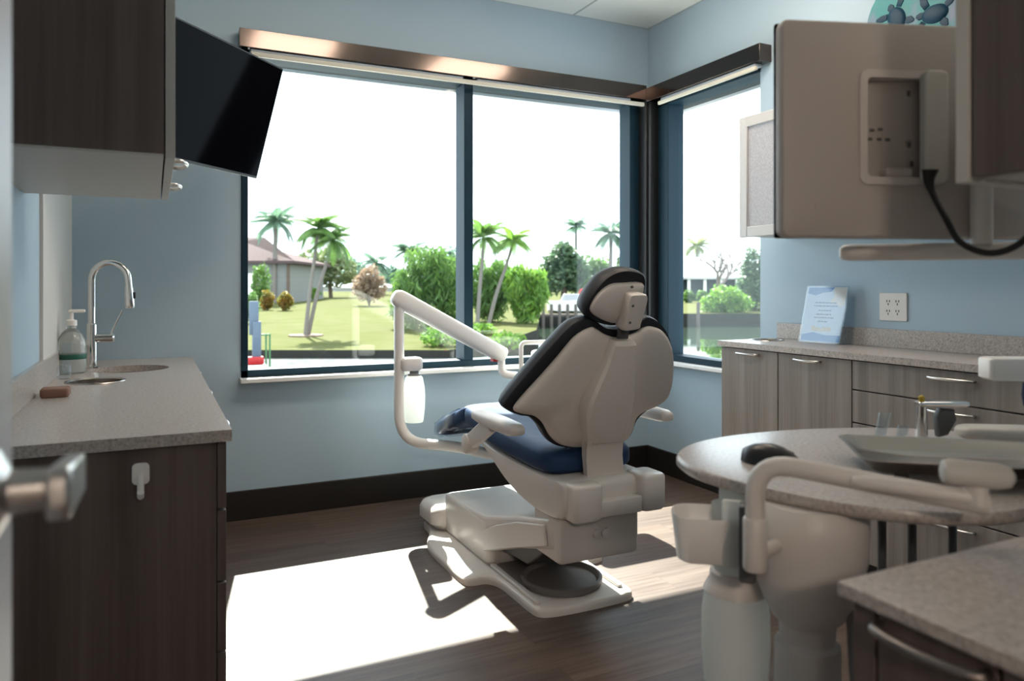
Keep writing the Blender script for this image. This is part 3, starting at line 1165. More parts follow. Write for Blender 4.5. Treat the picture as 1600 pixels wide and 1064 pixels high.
bm = B()
rings(bm, [spine_ring(z, xc, hb, ho, p0, p1) for z, xc, hb, ho, p0, p1 in (
    (1.084, 1.582, .048, .042, .02, .066), (1.07, 1.580, .056, .050, .02, .082), (1.0, 1.566, .074, .063, .02, .096), (.93, 1.550, .096, .080, .02, .106),
    (.87, 1.540, .114, .094, .02, .110), (.82, 1.538, .112, .095, .02, .110), (.76, 1.543, .098, .087, .02, .108), (.715, 1.548, .086, .080, .02, .106), (.703, 1.548, .084, .079, .02, .100))])
build('spine_cover', bm, M['grey_shell'], ch, smooth=28)
bm = B()
rings(bm, [spine_ring(z, xc, hb, ho, p0, p1) for z, xc, hb, ho, p0, p1 in (
    (.716, 1.550, .078, .076, .03, .096), (.68, 1.552, .079, .077, .04, .094), (.64, 1.554, .080, .077, .05, .098), (.58, 1.558, .080, .078, .07, .116),
    (.52, 1.564, .080, .078, .10, .146), (.48, 1.568, .080, .078, .13, .168), (.45, 1.568, .080, .078, .13, .17))])
build('lumbar_strap', bm, M['grey_shell'], ch, smooth=50)

# headrest
hc = [(1.597, 1.338), (1.66, 1.322), (1.676, 1.28), (1.67, 1.239), (1.655, 1.197), (1.636, 1.15), (1.557, 1.126), (1.477, 1.142), (1.43, 1.172),
      (1.421, 1.205), (1.445, 1.256), (1.488, 1.307), (1.54, 1.333)]
hr = B()
pillow(hr, sm(hc), BF, [(.4, -.08), (.8, -.076), (.94, -.06), (1, -.032), (1, -.01), (.98, .012), (.94, .02), (.5, .016)], (1.55, 1.23))
hd_ = build('headrest', hr, M['vinyl_black'], ch)
hs = [(1.565, 1.290), (1.650, 1.290), (1.657, 1.25), (1.648, 1.20), (1.625, 1.155), (1.555, 1.140), (1.50, 1.152), (1.448, 1.178), (1.438, 1.205), (1.462, 1.250), (1.510, 1.284)]
bm = B()
pillow(bm, sm(hs, 3), BF, [(.9, .014), (1, .018), (.985, .03), (.93, .038), (.5, .044)], (1.55, 1.22))
build('headrest_shell', bm, M['grey_shell'], hd_, smooth=60)
bm = B()
o_ = [(1.563, 1.252), (1.578, 1.262), (1.628, 1.262), (1.642, 1.248), (1.636, 1.19), (1.628, 1.150), (1.622, 1.132), (1.558, 1.128), (1.556, 1.16), (1.560, 1.20)]
pillow(bm, sm(o_, 3), BF, [(.98, .03), (1, .05), (1, .075), (.95, .085), (.8, .088)])
build('headrest_bracket', bm, M['grey_shell'], hd_)
bm = B()
prism(bm, rrect(.045, .09, .006, 3, (1.592, 1.105)), BF, .022, .040)
build('headrest_post', bm, M['grey_dark'], hd_, bevel=.003)
for (x, z) in ((1.592, 1.281), (1.577, 1.222), (1.575, 1.160)):
    bm = B()
    lathe(bm, BF(x, z, .046 if z > 1.27 else .088), [(.005, .004), (.005, -.002), (.001, -.003)], 12, 'Y')
    build('screw', bm, M['grey_dark'], hd_)


def sect(y, z0, z1, hw, xc=CX, n=9, dish=0.0):
    """rounded cross-section of a cushion; dish lowers the middle of the top"""
    zc, hz = (z0 + z1) / 2, (z1 - z0) / 2
    pts = []
    N = 36
    for k in range(N):
        a = 2 * PI * k / N
        c_, s_ = cos(a), sin(a)
        e = .42
        x = hw * (abs(c_) ** e) * (1 if c_ >= 0 else -1)
        z = hz * (abs(s_) ** e) * (1 if s_ >= 0 else -1)
        if s_ > 0:
            z -= dish * max(0, 1 - (x / hw) ** 2 * 1.6)
        pts.append(Vector((xc + x, y, zc + z)))
    return pts


bm = B()
rings(bm, [sect(*q) for q in ((2.452, .582, .602, .12), (2.455, .570, .617, .150), (2.465, .558, .630, .172), (2.485, .551, .642, .190), (2.52, .549, .650, .202), (2.57, .549, .655, .209))] +
      [sect(*q, dish=.016) for q in ((2.64, .552, .66, .212), (2.8, .558, .668, .214), (2.95, .568, .678, .214), (3.1, .588, .69, .212), (3.2, .605, .702, .208))] +
      [sect(*q) for q in ((3.27, .612, .708, .205), (3.285, .62, .70, .200))])
build('seat_cushion', bm, M['vinyl_navy'], ch)
bm = B()
rings(bm, [sect(*q) for q in ((3.288, .622, .702, .200), (3.30, .612, .706, .206), (3.40, .578, .672, .204), (3.58, .52, .61, .196), (3.74, .475, .552, .178), (3.775, .475, .535, .165), (3.785, .485, .52, .14))])
toe = build('leg_cushion', bm, M['vinyl_navy'], ch)
random.seed(3)
bm = B()
rs = []
for q in ((3.42, .570, .674, .212), (3.47, .553, .657, .210), (3.52, .536, .642, .207), (3.57, .520, .624, .205), (3.62, .503, .608, .201), (3.67, .488, .590, .197), (3.72, .472, .572, .19), (3.77, .462, .552, .180), (3.80, .466, .537, .166), (3.812, .485, .515, .12)):
    r_ = sect(*q)
    rs.append([p + Vector((random.uniform(-.004, .004), random.uniform(-.006, .006), random.uniform(-.005, .005))) for p in r_])
rings(bm, rs, cap=False)
build('plastic_sleeve', bm, M['sleeve'], toe, smooth=20)['label'] = 'clear crinkled plastic sleeve'

# seat frame (side profile in y-z)
FX = lambda a, b, d: Vector((d, a, b))
bm = B()
prof = sm([(3.14, .578), (2.95, .560), (2.70, .552), (2.45, .552), (2.36, .552), (2.335, .53), (2.335, .45), (2.36, .418), (2.45, .405), (2.58, .406), (2.72, .425), (2.86, .462), (3.0, .52)], 3)
mid = (2.62, .49)


def fprof(s, x):
    return [Vector((x, mid[0] + (a - mid[0]) * s, mid[1] + (b - mid[1]) * s)) for a, b in prof]


rings(bm, [fprof(.80, 1.335), fprof(.94, 1.338), fprof(.99, 1.350), fprof(1, 1.37), fprof(1, 1.70), fprof(.99, 1.72), fprof(.94, 1.732), fprof(.8, 1.735)])
build('seat_frame', bm, M['grey_metal'], ch, smooth=50)
bm = B()
rbox(bm, 1.352, 1.478, 2.285, 2.40, .418, .552, .025)
rbox(bm, 1.650, 1.760, 2.285, 2.42, .425, .560, .025)
rbox(bm, 1.47, 1.66, 2.30, 2.38, .425, .485, .008)
build('rear_hinge_cover', bm, M['grey_metal'], ch)

# lift column, base covers, base plate
bm = B()
prism(bm, [(3.50, .05), (3.50, .215), (3.06, .240), (2.72, .335), (2.45, .398), (2.425, .29), (2.72, .20), (3.03, .088)], FX, 1.335, 1.725)
build('lift_arm_cover', bm, M['grey_metal'], ch, bevel=.016, seg=3)
bm = B()
prism(bm, [(3.035, .092), (3.05, .180), (2.9, .248), (2.70, .318), (2.47, .372), (2.45, .295), (2.72, .205)], FX, 1.322, 1.3345)
build('side_panel', bm, M['grey_metal'], ch, bevel=.005)
bm = B()
rbox(bm, 1.348, 1.708, 2.395, 2.60, .238, .408, .018)
rb = build('lift_head', bm, M['grey_metal'], ch)
bm = B()
lathe(bm, (1.512, 2.393, .335), [(.017, .002), (.017, -.004), (.014, -.006), (.001, -.006)], 20, 'Y')
lathe(bm, (1.553, 2.393, .333), [(.020, .002), (.020, -.006), (.008, -.010), (.001, -.010)], 20, 'Y')
build('knob', bm, M['grey_metal'], rb)
bm = B()
box(bm, 1.45, 1.70, 2.42, 2.55, .405, .425)
for x in (1.48, 1.53, 1.57, 1.66):
    box(bm, x, x + .02, 2.40, 2.44, .404, .42)
build('linkage', bm, M['grey_dark'], ch)
bm = B()
rbox(bm, 1.33, 1.74, 3.0, 3.56, .03, .222, .035)
build('base_cover', bm, M['grey_metal'], ch)
bm = B()
rbox(bm, 1.265, 1.81, 3.52, 3.80, .03, .150, .07)
build('front_cover', bm, M['grey_metal'], ch)
bm = B()
prism(bm, [(3.03, .09), (2.75, .115), (2.62, .20), (2.60, .235), (2.75, .21), (3.03, .12)], FX, 1.40, 1.66)
build('lift_link', bm, M['grey_dark'], ch, bevel=.005)
plate = sm([(1.32, 2.58), (1.335, 2.52), (1.40, 2.497), (1.53, 2.49), (1.68, 2.494), (1.755, 2.512), (1.772, 2.58), (1.765, 2.72), (1.762, 2.84), (1.79, 2.895), (1.85, 2.905), (1.885, 2.95),
            (1.885, 3.15), (1.87, 3.40), (1.80, 3.60), (1.75, 3.78), (1.33, 3.78), (1.27, 3.60), (1.19, 3.40), (1.182, 3.15), (1.185, 2.95), (1.215, 2.91), (1.28, 2.90), (1.312, 2.84), (1.318, 2.72)], 4)
bm = B()
rings(bm, [[Vector((a + (1.53 - a) * k, b + (3.1 - b) * k * .6, z)) for a, b in plate] for k, z in ((0, 0), (0, .018), (.012, .028), (.035, .032), (.5, .032))])
bp_ = build('base_plate', bm, M['grey_metal'], ch, smooth=50)
for x0 in (1.338, 1.722):
    bm = B()
    rbox(bm, x0, x0 + .022, 2.56, 3.0, .030, .048, .008)
    build('edge_rail', bm, M['grey_metal'], bp_)
bm = B()
rbox(bm, 1.366, 1.716, 2.70, 3.0, .0325, .040, .02)
build('floor_mat', bm, M['rubber'], bp_)
bm = B()
lathe(bm, (1.54, 2.715, 0), [(.150, .034), (.166, .036), (.172, .052), (.170, .064), (.160, .066), (.152, .056), (.146, .048), (.05, .046), (.001, .046)], 48)
build('foot_disc', bm, M['rubber'], ch)['label'] = 'round dark grey foot control disc'

# armrests
for s in (-1, 1):
    xa = CX + s * .338
    bm = B()
    rs = []
    for y, hw, z0, z1 in ((2.425, .020, .735, .752), (2.432, .030, .725, .760), (2.46, .036, .720, .768), (2.60, .038, .718, .772), (2.74, .036, .722, .770), (2.80, .030, .728, .766), (2.825, .018, .738, .758)):
        rs.append([Vector((xa + hw * (abs(cos(a)) ** .6) * math.copysign(1, cos(a)), y, (z0 + z1) / 2 + (z1 - z0) / 2 * (abs(sin(a)) ** .6) * math.copysign(1, sin(a)))) for a in [2 * PI * k / 20 for k in range(20)]])
    rings(bm, rs)
    am = build('armrest', bm, M['grey_metal'], ch)
    bm = B()
    P0, P1 = Vector((xa, 2.68, .722)), Vector((CX + s * .30, 2.96, .600))
    rings(bm, [[P + Vector((dx, dy, dz)) for dx, dy, dz in ((-.013, .045, .02), (.013, .045, .02), (.013, -.035, -.02), (-.013, -.035, -.02))] for P in (P0, P1)])
    build('bracket', bm, M['grey_metal'], am, bevel=.005)
    bm = B()
    lathe(bm, (CX + s * .295, 2.985, .590), [(.03, -.03), (.042, -.025), (.042, .025), (.03, .03)], 24, 'X')
    build('pivot', bm, M['grey_metal'], am)

# delivery arm on the window side
PXp, PYp = 1.195, 3.88
bm = B()
tube(bm, fillet([(1.53, 2.98, .50), (1.50, 3.40, .435), (1.44, 3.62, .432), (PXp, PYp, .432), (PXp, PYp, 1.175)], .16, 8), .0275, 18)
post = build('delivery_post', bm, M['white'], ch)
bm = B()
b0, b1 = Vector((1.160, 3.876, 1.222)), Vector((1.86, 3.965, .862))
ax = (b1 - b0).normalized()
side = ax.cross(Vector((0, 0, 1))).normalized()
upv = side.cross(ax)
rs = []
Lb = (b1 - b0).length
for d, k in ((0, .45), (.008, .75), (.03, .96), (.06, 1), (Lb * .5, .98), (Lb - .01, .95), (Lb, .85)):
    rs.append([b0 + ax * d + side * (.04 * k * (abs(cos(a)) ** .7) * math.copysign(1, cos(a))) + upv * (.05 * k * (abs(sin(a)) ** .7) * math.copysign(1, sin(a))) for a in [2 * PI * j / 24 for j in range(24)]])
rings(bm, rs)
build('delivery_beam', bm, M['white'], ch)
bm = B()
e = b1 - ax * .05
box(bm, e.x - .035, e.x - .005, e.y - .02, e.y + .02, e.z - .052, e.z - .035)
build('brake_tab', bm, M['red'], ch)['label'] = 'small red brake tab under the arm'
bm = B()
tube(bm, fillet([(b1.x - .015, b1.y, b1.z - .02), (b1.x - .015, b1.y, .755), (b1.x + .10, b1.y - .06, .742), (2.10, 3.78, .742)], .06, 6), .022, 16)
build('delivery_elbow', bm, M['white'], ch)
bm = B()
tube(bm, fillet([(1.925, 3.865, .75), (1.925, 3.865, .945), (2.3, 3.80, .945)], .03, 5), .013, 12)
hdl = build('delivery_handle', bm, M['white'], ch)
bm = B()
rbox(bm, 1.985, 2.42, 3.66, 3.88, .755, .90, .03)
build('delivery_head', bm, M['white'], ch)
bm = B()
rbox(bm, PXp + .0, PXp + .125, PYp - .05, PYp + .05, .815, .885, .028)
bh = build('bottle_holder', bm, M['white'], ch)
bm = B()
lathe(bm, (PXp + .082, PYp - .01, 0), [(.025, .815), (.025, .800), (.037, .795), (.037, .785)], 28)
build('bottle_neck', bm, M['lens'], bh)
bm = B()
lathe(bm, (PXp + .082, PYp - .01, 0), [(.035, .792), (.047, .775), (.056, .73), (.060, .68), (.058, .61), (.051, .545), (.048, .535), (.02, .532), (.001, .532)], 32)
build('water_bottle', bm, M['bottle'], bh)['label'] = 'white translucent water bottle'

# ------------------------------------------------------------------ round table unit with pedestal
un = thing('dental_side_table', (1.031, .946, 0), 'rounded quartz topped dental side table on a thick pale pedestal at the right', 'table')
tab = sm([(1.235, .703), (1.174, .714), (1.093, .754), (1.025, .82), (.985, .895), (.953, .993), (.938, 1.09), (.946, 1.17), (.985, 1.25), (1.064, 1.312), (1.158, 1.345), (1.256, 1.356),
          (1.40, 1.345), (1.56, 1.30), (1.70, 1.22), (1.79, 1.10), (1.82, .98), (1.78, .85), (1.65, .75), (1.45, .706), (1.32, .698)], 5)
bm = B()
pillow(bm, tab, lambda a, b, d: Vector((a, b, d)), [(.96, .897), (.985, .8975), (1, .903), (1, .913), (.992, .919), (.98, .92), (.5, .92)], (1.35, 1.02))
build('tabletop', bm, M['quartz'], un, smooth=50)
bm = B()
lathe(bm, (1.031, .946, 0), [(.085, .897), (.099, .88), (.101, .845), (.097, .80), (.086, .755), (.072, .72), (.060, .697), (.052, .690), (.047, .683), (.046, .655), (.054, .648), (.055, .635), (.055, .04), (.06, .035)], 40)
build('pedestal', bm, M['grey_metal'], un)
bm = B()
lathe(bm, (1.031, .946, 0), [(.19, 0), (.19, .012), (.18, .02), (.07, .03), (.06, .06)], 48)
build('pedestal_foot', bm, M['grey_metal'], un)
bm = B()
tx, ty = W(1149, 1.40)
lathe(bm, (tx, ty, 0), [(.02, .475), (.048, .475), (.05, .50), (.058, .53), (.0625, .60), (.062, .66), (.056, .70), (.046, .715), (.040, .72), (.040, .77), (.044, .78), (.044, .86), (.03, .865), (.03, .892)], 32)
tk_ = build('water_tank', bm, M['bottle'], un)
tk_['label'] = 'white water tank bottle beside the pedestal'
bm = B()
lathe(bm, (tx, ty, 0), [(.0595, .6995), (.052, .714), (.047, .722), (.047, .735), (.03, .742)], 32, cap=False)
build('tank_collar', bm, M['grey_metal'], tk_)
# open scoop holder
bm = B()
sx0, sy0 = W(1104, 1.36)
ou = rrect(.125, .10, .035, 6)
Mz = Matrix.Translation((sx0, sy0, 0)) @ Matrix.Rotation(R(-35), 4, 'Z')
rs = [[Mz @ Vector((a * k, b * k, z)) for a, b in ou] for k, z in ((.78, .775), (.86, .778), (1.0, .852), (.98, .858), (.93, .856), (.74, .79), (.3, .788))]
rings(bm, rs)
build('holder_cup', bm, M['white'], un, smooth=50)
bm = B()
hx, hy = W(1146, 1.31)
rbox(bm, -.020, .020, -.006, .006, .775, .893, .005, M=Matrix.Translation((hx, hy, 0)) @ Matrix.Rotation(R(-45), 4, 'Z'))
build('hanger_strap', bm, M['bottle'], un)
bm = B()
hx, hy = W(1168, 1.28)
rbox(bm, -.014, .014, -.02, .02, .765, .895, .006, M=Matrix.Translation((hx, hy, 0)) @ Matrix.Rotation(R(-45), 4, 'Z'))
build('valve_block', bm, M['grey_dark'], un)
bm = B()
p0, p1, p2 = Vector((*W(1180, 1.20), .815)), Vector((*W(1180, 1.20), .990)), Vector((*W(1545, 1.075), .954))
tube(bm, fillet([p0, p1, p2], .06, 8), .0155, 16)
tube(bm, [(p0.x, p0.y, .838), (.96, .93, .838)], .012, 12)
lathe(bm, (p0.x, p0.y, 0), [(.017, .812), (.0195, .816), (.0195, .893), (.0175, .897)], 20)
sarm = build('support_arm', bm, M['grey_metal'], un)
bm = B()
q0, q1 = Vector((*W(1330, 1.13), .975)), Vector((*W(1535, 1.07), .964))
tube(bm, [q0, q0.lerp(q1, .1), q0.lerp(q1, .9), q1], [.006, .011, .012, .010], 12)
build('arm_link', bm, M['grey_metal'], sarm)
bm = B()
hx, hy = W(1525, 1.075)
tube(bm, [(hx, hy, .955), (hx, hy, .99)], .016, 16)
build('swivel', bm, M['grey_metal'], sarm)
bm = B()
h0, h1 = Vector((*W(1470, 1.08), 1.002)), Vector((*W(1586, 1.055), .998))
tube(bm, [h0, h0.lerp(h1, .03), h0.lerp(h1, .12), h0.lerp(h1, .75), h0.lerp(h1, .93), h1], [.010, .016, .019, .019, .015, .006], 20)
build('arm_grip', bm, M['melamine'], sarm)
for px, tt in ((1378, 1.50), (1425, 1.48), (1488, 1.50)):
    hx, hy = W(px, tt)
    bm = B()
    tube(bm, fillet([(hx, hy, .891), (hx, hy, .42), (1.09, .97, .40)], .12, 8), .0085, 10)
    build('hose', bm, M['grey_dark'], un)
bm = B()
tube(bm, fillet([(1.065, .885, .72), (.99, .80, .45), (.96, .80, .20), (1.03, .90, .05)], .1, 6), .008, 10)
build('supply_hose', bm, M['rubber'], un)

# tray
t = thing('instrument_tray', (1.34, .905, .922), 'shallow stainless steel instrument tray on the round quartz side table', 'tray')
A_ = Vector((1.29, 1.109, 0))
ub = Vector((.773, -.636, 0))
ua = Vector((-.157, -.191, 0)).normalized()
Tc = A_ + ub * .19 + ua * .1235
TFm = lambda a, b, d: Vector((Tc.x + ub.x * a + ua.x * b, Tc.y + ub.y * a + ua.y * b, d))
o_ = rrect(.38, .247, .035, 6)
bm = B()
rings(bm, [[TFm(a * k, b * k2, z) for a, b in o_] for k, k2, z in ((.84, .78, .936), (.86, .80, .936), (.95, .93, .957), (1, 1, .960), (1, 1, .962), (.95, .93, .9595), (.85, .79, .939), (.3, .3, .939))])
build('pan', bm, M['steel'], t, smooth=60)
for a, b in ((-.11, .06), (-.11, -.06), (.11, .06), (.11, -.06)):
    c_ = TFm(a, b, 0)
    bm = B()
    lathe(bm, (c_.x, c_.y, 0), [(.012, .9205), (.012, .937)], 16)
    build('foot', bm, M['rubber'], t)

# mouse
bm = B()
ma, mb = Vector((*W(1166, 1.50), 0)), Vector((*W(1250, 1.43), 0))
mc = (ma + mb) / 2
md = (mb - ma).normalized()
ms = Vector((-md.y, md.x, 0))
t = thing('computer_mouse', (mc.x, mc.y, .92), 'black computer mouse on the left side of the round quartz table', 'mouse')
rs = []
for k in range(11):
    a = -1 + 2 * k / 10
    a_ = math.sin(a * PI / 2)
    wv = .034 * max(.12, (1 - abs(a_) ** 3)) ** .5
    hv_ = .040 * max(.10, 1 - (a_ * .85 + .12) ** 2 * 1.05) ** .7
    rs.append([mc + md * (a_ * .060) + ms * (wv * cos(b)) + Vector((0, 0, .9206 + max(0, hv_ * math.sin(b)))) for b in [2 * PI * j / 24 for j in range(24)]])
rings(bm, rs)
build('body', bm, M['black'], t, smooth=70)
bm = B()
tube(bm, [mc + md * .022 + Vector((0, 0, .948)), mc + md * .040 + Vector((0, 0, .944))], .006, 10)
build('scroll_wheel', bm, M['rubber'], t)

# small chrome tap and clear tumblers on the table
fx, fy = W(1440, 1.70)
t = thing('rinse_tap', (fx, fy, .92), 'angular chrome rinse tap standing on the back of the round table', 'tap')
rv = Vector((CT, -ST, 0))
bm = B()
tube(bm, [(fx, fy, .9205), (fx, fy, .99), (fx, fy, 1.005)], [.013, .011, .012], 16)
build('stem', bm, M['chrome'], t)
bm = B()
Mt = Matrix.Translation((fx, fy, 1.002)) @ Matrix.Rotation(-TH, 4, 'Z')
rbox(bm, -.012, .105, -.013, .013, -.006, .006, .005, M=Mt)
build('spout', bm, M['chrome'], t)
bm = B()
pillow(bm, [(.035, -.075), (.055, -.070), (.075, -.035), (.07, -.012), (.04, -.01), (.03, -.03)], lambda a, b, d: Mt @ Vector((a, d, b)), [(.9, -.012), (1, -.008), (1, .008), (.9, .012)])
build('drain_cover', bm, M['grey_dark'], t)
bm = B()
lathe(bm, Vector((fx, fy, 0)), [(.006, 1.006), (.007, 1.018), (.002, 1.022)], 12)
build('cap', bm, mat('yellow_cap', (.42, .30, .03), .5), t)['label'] = 'small yellow cap'
for i, (px, tt, hh, rr, lab) in enumerate(((1374, 1.70, .058, .014, 'taller clear tumbler left of the chrome tap on the round table'), (1406, 1.66, .036, .012, 'shorter clear tumbler beside the chrome tap on the round table'))):
    x, y = W(px, tt)
    bm = B()
    ti = .10
    c_ = Vector((x, y, 0))
    lathe(bm, (x, y, .9205), [(rr * .8, 0), (rr * .86, .003), (rr, hh), (rr * .9, hh + .003), (rr * .86, hh), (rr * .7, .006), (.001, .005)], 24)
    for v in bm.verts:
        v.co += rv * (v.co.z - .9205) * .22
    tag(build('tumbler', bm, M['clear']), lab, 'tumbler', 'clear tumblers on the round table')
wx, wy = W(1572, 1.60)
t = thing('handpiece_rest', (wx, wy, .92), 'white rounded handpiece rest on the far right of the round table', 'handpiece rest')
bm = B()
Mt = Matrix.Translation((wx, wy, 0)) @ Matrix.Rotation(-TH - R(8), 4, 'Z')
rbox(bm, -.10, .10, -.035, .035, .942, .968, .03, M=Mt)
build('top_shell', bm, M['melamine'], t)
bm = B()
rbox(bm, -.05, .09, -.025, .025, .9205, .943, .02, M=Mt)
build('foot', bm, M['grey_metal'], t)
wx, wy = W(1592, 1.66)
t = thing('control_panel', (wx, wy, .92), 'small white control panel on a post at the right edge of the round table', 'control panel')
Mt = Matrix.Translation((wx, wy, 0)) @ Matrix.Rotation(-TH - R(5), 4, 'Z')
bm = B()
rbox(bm, -.075, .09, -.03, .03, 1.062, 1.112, .01, M=Mt)
build('panel', bm, M['white'], t)
bm = B()
tube(bm, [Mt @ Vector((.045, 0, .9207)), Mt @ Vector((.045, 0, 1.065))], .010, 14)
build('post', bm, M['grey_dark'], t)
bm = B()
c_ = Mt @ Vector((.016, -.012, 0))
lathe(bm, (c_.x, c_.y, 0), [(.006, 1.063), (.014, 1.055), (.016, 1.03), (.012, 1.005), (.003, 1.0)], 20)
build('knob', bm, mat('blue_knob', (.01, .03, .10), .35), t)['label'] = 'dark blue knob'

# ------------------------------------------------------------------ outside
M['lawn'] = mat('lawn', (.068, .073, .022), .9, noise=(.9, (.084, .086, .035), (1, 1, 1), .35, .7), spec=.03)
M['paving'] = mat('outdoor_paving', (.085, .085, .085), .9, noise=(3.0, (.125, .125, .125), (1, 1, 1), .35, .65), spec=.03)
M['seawall'] = mat('seawall_concrete', (.032, .031, .027), .9, spec=.03)
M['water'] = mat('canal_water', (.03, .045, .03), .03, bump=(1.4, .12))
M['trunk'] = mat('pale_trunk', (.17, .15, .135), .9, spec=.03)
M['trunk_dark'] = mat('brown_trunk', (.12, .09, .07), .9, spec=.03)
M['l_green'] = leaf_mat('leaf_green', (.06, .13, .025), (.14, .25, .055))
M['l_bright'] = leaf_mat('leaf_bright', (.08, .19, .02), (.20, .34, .05))
M['l_dark'] = leaf_mat('leaf_dark', (.05, .10, .05), (.11, .17, .085))
M['l_pale'] = leaf_mat('leaf_pale', (.12, .16, .06), (.24, .27, .12))
M['l_tan'] = leaf_mat('leaf_tan', (.22, .15, .10), (.34, .24, .16))
M['l_orange'] = leaf_mat('leaf_croton', (.22, .10, .015), (.14, .17, .02))
M['l_blue'] = leaf_mat('leaf_bluegreen', (.08, .15, .10), (.16, .26, .17))
M['h_wall'] = mat('house_wall_grey', (.18, .18, .17), .8, spec=.03)
M['roof_brown'] = mat('brown_roof_tile', (.085, .06, .06), .8, spec=.03)
M['roof_pale'] = mat('pale_roof', (.36, .36, .35), .8, spec=.03)
M['dark_screen'] = mat('porch_screen', (.035, .045, .05), .7, spec=.03)
M['wood_grey'] = mat('weathered_dock', (.10, .085, .075), .9, spec=.03)


def land(name, pts, z, mat_top, zb, zf=None):
    bm = B()
    zf = zf or (lambda x, y: z)
    P = [W(a, b) for a, b in pts]
    top = [bm.verts.new((x, y, zf(x, y))) for x, y in P]
    bot = [bm.verts.new((x, y, zb)) for x, y in P]
    f = bm.faces.new(top)
    n = len(P)
    for i in range(n):
        j = (i + 1) % n
        q = bm.faces.new((top[i], bot[i], bot[j], top[j]))
        q.material_index = 1
    bmesh.ops.recalc_face_normals(bm, faces=bm.faces)
    if f.normal.z < 0:
        bmesh.ops.reverse_faces(bm, faces=bm.faces)
    bmesh.ops.triangulate(bm, faces=[f])
    o = struct(name, bm, [mat_top, M['seawall']], smooth=0)
    return o


lawn_z = lambda x, y: -.40 + max(0, (x * ST + y * CT) - 19.6) * .0185
land('lawn_ground', [(240, 19.6), (700, 19.6), (770, 21), (838, 26.5), (842, 32), (818, 45), (810, 95), (240, 95)], 0, M['lawn'], -1.3, lawn_z)
far_z = lambda x, y: -.27 + max(0, (x * ST + y * CT) - 42) * .013
land('far_bank_ground', [(819, 42.5), (1400, 42.5), (1400, 110), (811, 110)], 0, M['lawn'], -1.3, far_z)
land('paving_ground', [(100, 15), (720, 15), (720, 19.6), (100, 19.6)], -.62, M['paving'], -1.3)
M['bounce_apron'] = mat('pale_bounce_apron', (.50, .48, .45), .9, spec=.03)  # unseen pale ground, added to bounce daylight up onto the ceiling
bm = B()
box(bm, -14, 3.4, 4.46, 13.2, -.9, -.60)
struct('bounce_ground', bm, M['bounce_apron'], smooth=0)
land('near_bank_ground', [(700, 6), (1000, 6), (1000, 14), (830, 20.4), (768, 20.8), (718, 19.55), (718, 10)], -.66, M['paving'], -1.3)
bm = B()
v = [bm.verts.new((*W(a, b), -1.0)) for a, b in ((600, 5), (1500, 5), (1500, 60), (600, 60))]
f = bm.faces.new(v)
if f.normal.z < 0:
    f.normal_flip()
struct('canal_water', bm, M['water'], smooth=0)


def leaves(bm, c, rad, n, size, seed, shell=.55, droop=.0, aspect=.45, zmin=None):
    rnd = random.Random(seed)
    for _ in range(n):
        while True:
            d = Vector((rnd.uniform(-1, 1), rnd.uniform(-1, 1), rnd.uniform(-1, 1)))
            if .05 < d.length < 1:
                break
        d = d.normalized() * (shell + (1 - shell) * rnd.random())
        # lumpy outline
        k = 1 + .16 * math.sin(5 * d.x + seed) * math.cos(4 * d.z + seed * 2) + rnd.uniform(-.06, .06)
        p = Vector((c[0] + d.x * rad[0] * k, c[1] + d.y * rad[1] * k, c[2] + d.z * rad[2] * k))
        if zmin is not None and p.z < zmin:
            p.z = zmin + rnd.random() * size
        a = Vector((rnd.uniform(-1, 1), rnd.uniform(-1, 1), rnd.uniform(-.7, .7) - droop)).normalized()
        b_ = a.cross(Vector((rnd.uniform(-1, 1), rnd.uniform(-1, 1), rnd.uniform(-1, 1)))).normalized()
        s = size * rnd.uniform(.6, 1.3)
        q = [p - a * s * .5, p + b_ * s * aspect * .5, p + a * s * .5, p - b_ * s * aspect * .5]
        bm.faces.new([bm.verts.new(x) for x in q])
    return bm


def blob(name, label, px, t, py0, py1, wpx, m, n=1500, size=.3, catn='bush', group=None, lobes=None, trunk=None, depth=1.0, aspect=.45, seed=None, droop=0, zbase=None):
    """leafy shrub or tree crown made of leaf blades; py0..py1 and wpx give its seen size"""
    x, y = W(px, t)
    zb, zt = ZZ(py1, t), ZZ(py0, t)
    if trunk is None and zbase is not None:
        zb = zbase
    hw = wpx / 2 / 1160 * t
    seed = seed if seed is not None else int(px * 7 + t)
    bz = zb if zbase is None else zbase
    r = thing(name, (x, y, bz), label, catn, group)
    bm = B()
    zc, hz = (zb + zt) / 2, (zt - zb) / 2
    if lobes:
        for i, (dx, dz, k) in enumerate(lobes):
            c_ = (x + CT * dx * hw, y - ST * dx * hw, zc + dz * hz)
            leaves(bm, c_, (hw * k, hw * k * depth, hz * k), n // len(lobes), size, seed + i, droop=droop, aspect=aspect, zmin=bz if trunk is None else None)
    else:
        leaves(bm, (x, y, zc), (hw, hw * depth, hz), n, size, seed, droop=droop, aspect=aspect, zmin=bz if trunk is None else None)
    build('foliage', bm, m, r, smooth=0)
    bm = B()
    tz = zc
    rr = trunk or .05
    rnd = random.Random(seed)
    tube(bm, [(x, y, bz - .05), (x + rnd.uniform(-.1, .1) * hw, y, (bz + tz) / 2), (x, y, tz)], [rr * 1.2, rr, rr * .6], 8)
    if not trunk:
        for k in range(4):
            a = rnd.uniform(0, 2 * PI)
            tube(bm, [(x, y, bz + .02), (x + cos(a) * hw * .4, y + sin(a) * hw * .4, tz)], [rr, rr * .5], 6)
    build('trunk' if trunk else 'stem', bm, M['trunk_dark'], r)
    return r


